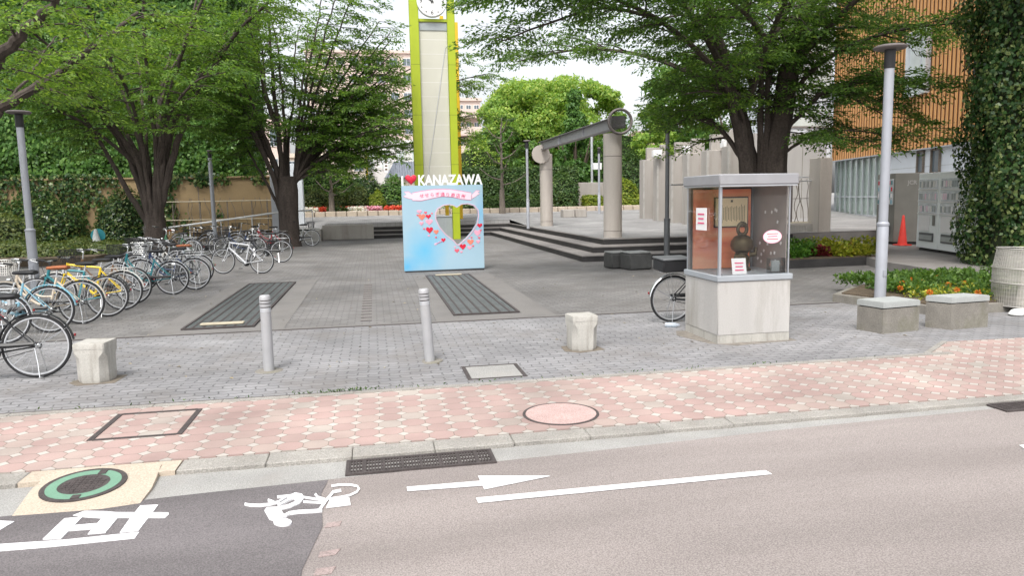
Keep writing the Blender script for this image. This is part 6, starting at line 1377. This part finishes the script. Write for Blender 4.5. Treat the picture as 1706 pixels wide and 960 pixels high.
# ================================================================== FAR SIDE
mb = MB(); xa = PY(500, 355, 44).x-1; xs = xa; i = 0; rk = random.Random(2)
while xs < 19: mb.box((xs+.3, 44.1, 1.08+rk.uniform(-.01, .01)), (.58, .25, .34), 'cream_concrete', bev=.03); xs += .6
tag(mb.obj('bed_kerb'), 'pale stone kerb edging the far flower bed', 'kerb')
mb = MB(); mb.prism([(xa-6, 44.2), (24, 44.2), (24, 52), (xa-6, 52)], .9, 1.2, 'soil'); struct('far_bed_soil', mb)
def strip(u0, u1, y, m, label, n=1500):
    a, b2 = PY(u0, 350, y).x, PY(u1, 350, y).x; Pp = np.stack([RNG.uniform(a, b2, n), RNG.uniform(y-.25, y+.35, n), 1.2+RNG.random(n)*.28], 1); s = RNG.uniform(.5, 1.2, n)*.11
    tag(leaf_mesh('flower_strip', Pp, rnd_unit(n), rnd_unit(n)+[0, -.5, 1], s, s*.8, m), label, 'flowers', kind='stuff')
strip(494, 530, 44.8, 'petal_white', 'white flowers at the left end of the far bed', 900); strip(515, 545, 45.2, 'petal_red', 'red flowers behind the white ones at the left of the far bed', 800)
strip(545, 585, 44.7, 'hedge_green', 'green edging plants left of the middle of the far bed', 800); strip(565, 600, 45.1, 'petal_red', 'red flowers in the middle of the far bed', 1000)
strip(580, 612, 44.6, 'petal_white', 'white flowers in the middle of the far bed', 900); strip(606, 636, 44.7, 'petal_pink', 'pink flowers in the far bed', 1000); strip(640, 672, 44.7, 'petal_red', 'red flowers beside the photo board in the far bed', 1000)
for u, y, rr, hh, m, lb in ((525, 46.6, .9, 1.5, 'shrub_olive', 'round clipped shrub nearest the dark forked tree'), (563, 46.8, .6, 1.4, 'shrub_olive', 'round clipped shrub behind the pale pruned tree'), (597, 46.6, .75, 1.5, 'shrub_olive', 'round clipped shrub right of the pale pruned tree'), (629, 46.4, .5, 1.2, 'hedge_lime', 'small lime clipped shrub left of the photo board')):
    q = PY(u, 345, y); mound('clipped_shrub', (q.x, y, 1.15), (rr, .7, hh), 2600, m, lb, 'shrub', .13, 'round clipped shrubs in the far bed')
for u0, u1, y, z1, m, lb in ((535, 690, 47.6, 2.0, 'hedge_green', 'low dark hedge behind the round clipped shrubs'),):
    pass
def hedge(u0, u1, y, d, z0, vtop, m, label, n, ls=.13):
    a, b2 = PY(u0, 330, y).x, PY(u1, 330, y).x; z1 = PY((u0+u1)/2, vtop, y).z; r = empty('hedge', ((a+b2)/2, y, z0), label, 'hedge'); w = b2-a; h = z1-z0
    mb = MB(); mb.box((0, d/2, h/2-.04), (w-.12, d-.12, h-.1), 'hedge_core'); mb.obj('branches', parent=r)
    shell('foliage', boxfaces(-w/2, w/2, 0, d, 0, h), n, ls, m, r, .1, .05, down=False); return r
hedge(500, 690, 47.8, 1.0, 1.1, 338, 'ivy_dark', 'low dark hedge behind the round clipped shrubs', 7000)
hedge(772, 905, 45.6, .8, 1.15, 331, 'hedge_green', 'low clipped hedge in front of the tall hedge', 5000); hedge(905, 930, 45.8, .8, 1.15, 333, 'shrub_olive', 'short brownish hedge end behind the far round column', 1400)
hedge(766, 962, 47.6, 3.0, 1.1, 279, 'hedge_green', 'tall square hedge behind the pruned bare tree', 17000, .15)
hedge(975, 1004, 46.5, .8, 1.0, 328, 'hedge_lime', 'lime clipped hedge between the slim lamp post and the near round column', 1600); hedge(1034, 1072, 46.5, .8, 1.0, 330, 'hedge_lime', 'lime clipped hedge right of the near round column', 2000)
for u, y, rr, hh, m, lb in ((535, 51, 2.2, 3.4, 'mid_crown', 'loose green bush behind the clipped shrubs at left'), (590, 52, 1.6, 2.6, 'hedge_green', 'dark bush behind the middle of the clipped shrubs'), (615, 50, 1.1, 2.4, 'ivy_dark', 'dark bush between clipped shrubs and roofed gate'), (655, 50.5, 1.5, 2.3, 'mid_crown', 'green bush left of the photo board top'), (1050, 50, 1.5, 3.8, 'hedge_green', 'dark bush behind the lime hedge right of the near round column'), (1038, 47.6, 1.1, 1.9, 'hedge_lime', 'lime rounded bush above the lime hedge'), (935, 46.6, 1.1, 2.3, 'hedge_green', 'loose bush at the corner of the retaining wall'), (795, 55, 2.6, 5.2, 'bright_crown', 'bright yellow green bush above the tall hedge behind the clock tower'), (1040, 56, 3.0, 6.4, 'mid_crown', 'green bush filling the gap right of the near round column')):
    q = PY(u, 340, y); mound('bush', (q.x, y, 1.0), (rr, 1.2, hh), int(2600*rr), m, lb, 'shrub', .17)
mb = MB(); a, b2 = PY(945, 320, 50).x, PY(1012, 320, 50).x; mb.box(((a+b2)/2, 50, 1.6), (b2-a, .4, 2.4), 'pier_concrete', bev=.02); tag(mb.obj('retaining_wall'), 'grey concrete retaining wall between tall hedge and near round column', 'wall')
def crown_tree(u, v, y, rad, nclump, nleaf, m, label, ls, csize=.3, cone=False, th=None, bark='bark_brown'):
    q = PY(u, v, y); r = empty('broadleaf_tree' if not cone else 'conifer_tree', (q.x, y, .9), label, 'tree'); h = q.z-.9
    mb = MB(); mb.tube([(0, 0, -.1), (.05, 0, h*.5), (0, 0, h+rad[2]*.3)], [.3, .24, .08], 10, bark)
    for k in range(7): a = k*.9; mb.tube([(0, 0, h*.45+k*.2), (math.cos(a)*rad[0]*.4, math.sin(a)*rad[1]*.4, h*.8), (math.cos(a)*rad[0]*.75, math.sin(a)*rad[1]*.75, h+rad[2]*.3)], [.12, .08, .02], 6, bark)
    mb.obj('trunk', parent=r); clump_crown('crown', (0, 0, h), rad, nclump, nleaf, m, r, ls, csize, cone=cone); return r
crown_tree(900, 215, 62, (4.5, 3.6, 4.3), 120, 60000, 'bright_crown', 'large rounded bright green tree behind the hedge', .30, .30)
crown_tree(990, 215, 66, (2.6, 2.4, 3.9), 50, 22000, 'bright_crown', 'yellowish tree at the right shoulder of the large rounded tree', .34, .3)
crown_tree(858, 265, 60, (3.4, 2.5, 2.6), 60, 12000, 'mid_crown', 'lower green tree behind the tall hedge at left of the beam', .3, .28)
crown_tree(958, 255, 55, (2.1, 2.0, 4.6), 90, 16000, 'conifer', 'dark green pointed conifer in front of the large rounded tree', .26, .22, cone=True)
crown_tree(1000, 275, 58, (2.4, 2.0, 2.4), 40, 8000, 'mid_crown', 'mid green tree between beam and near round column', .3, .3)
crown_tree(1150, 180, 58, (3.6, 3, 4.0), 60, 14000, 'mid_crown', 'green tree rising above the stepped screen wall', .32, .28); crown_tree(1225, 200, 52, (3.0, 2.6, 4.6), 60, 12000, 'mid_crown', 'leafy tree behind the right part of the screen wall', .3, .28)
crown_tree(1100, 250, 54, (1.8, 1.8, 1.8), 30, 5000, 'bright_crown', 'small light green tree beside the distant house roof', .28, .3)
def building(u0, u1, vtop, y, m, label, rows, cols, wm='window_dark', wsize=(.5, .55), balcony=False, roof=None, name='apartment_building', depth=10):
    a, b2 = PY(u0, 300, y).x, PY(u1, 300, y).x; zt = PY((u0+u1)/2, vtop, y).z; r = empty(name, ((a+b2)/2, y, 0), label, 'building'); w = b2-a
    mb = MB(); mb.box((0, depth/2, zt/2), (w, depth, zt), m); mb.obj('wall', parent=r); fh = (zt-1)/rows; cw_ = w/cols
    for i in range(rows):
        for j in range(cols):
            x, z = -w/2+(j+.5)*cw_, 1+(i+.5)*fh; mb = MB(); ww, hh = cw_*wsize[0], fh*wsize[1]
            mb.box((x, -.02, z), (ww+.14, .12, hh+.14), 'white_facade'); f_ = mb.obj('window', parent=r); mb = MB(); mb.box((x, -.075, z), (ww, .03, hh), wm); mb.box((x, -.09, z), (.06, .03, hh), 'alu'); mb.obj('pane', parent=f_)
        if balcony:
            mb = MB(); mb.box((0, -.7, 1+i*fh+.05), (w*.96, 1.3, .14), m); mb.box((0, -1.32, 1+i*fh+.6), (w*.96, .08, 1.0), m); mb.obj('balcony', parent=r)
    mb = MB(); mb.box((0, depth/2, zt+.2), (w+.5, depth+.5, .4), roof or m); mb.obj('roof', parent=r)
building(300, 470, 205, 84, 'pink_facade', 'long pinkish low building seen left of and behind the dark forked tree', 3, 8)
building(474, 612, 262, 76, 'cream_facade', 'cream building with dark windows behind the pale pruned tree', 3, 5)
building(606, 706, 240, 82, 'white_facade', 'white building with narrow upright signs left of the clock tower', 2, 4, 'window_pale')
building(520, 716, 88, 112, 'pink_facade', 'tall pink apartment block partly hidden by the forked tree', 9, 9, 'window_dark', (.55, .4))
building(764, 803, 168, 100, 'pink_facade', 'pink apartment block with balconies right of the clock tower', 6, 3, 'window_dark', (.55, .5), True)
for u, w_, v0_, v1, y, m, lb in ((643, 9, 259, 288, 80, 'card_white', 'white upright sign on the building left of the clock tower'), (612, 6, 255, 330, 70, 'bed_lime_paint' if False else 'tower_yellow', 'yellowish upright pole left of the clock tower')):
    a, b2 = PY(u-w_/2, v0_, y), PY(u+w_/2, v1, y); mb = MB(); mb.box((0, 0, 0), (b2.x-a.x, .3, a.z-b2.z), m, bev=.02)
    if m == 'card_white':
        for k in range(4): mb.box((0, -.155, (a.z-b2.z)*(.3-.2*k)), ((b2.x-a.x)*.5, .01, (a.z-b2.z)*.1), 'ink')
    tag(mb.obj('upright_sign' if m == 'card_white' else 'pale_pole', loc=((a.x+b2.x)/2, y, (a.z+b2.z)/2)), lb, 'sign' if m == 'card_white' else 'pole')
def gable(u, vt, vb, y, w, d, label, m, wall):
    q = PY(u, vt, y); qb = PY(u, vb, y); r = empty('tiled_roof_house' , (q.x, y, .9), label, 'building'); zt, zb_ = q.z-.9, qb.z-.9
    mb = MB(); mb.box((0, d/2, zb_/2), (w*.86, d*.8, zb_), wall); mb.obj('wall', parent=r); mb = MB()
    vs = [(-w/2, 0, zb_), (w/2, 0, zb_), (w/2, d, zb_), (-w/2, d, zb_), (-w/2+w*.25, d/2, zt), (w/2-w*.25, d/2, zt)]; mb.add(vs, [(0, 1, 5, 4), (1, 2, 5), (2, 3, 4, 5), (3, 0, 4), (3, 2, 1, 0)], m)
    for k in range(1, 18): x = -w/2+w*k/18; x2 = max(-w*.25, min(w*.25, x)); mb.tube([(x, -.02, zb_+.03), (x2+(x-x2)*.05, d/2-.05, zt+.02)], .05, 4, m)
    mb.obj('roof', parent=r); return r
gable(678, 268, 296, 56, 3.4, 2.6, 'small roofed gate with blue grey tiles left of the photo board', 'roof_tile', 'cream_facade')
gable(1100, 214, 243, 78, 8.0, 6, 'distant house with a low reddish tiled roof above the screen wall', 'roof_red', 'roof_tile')
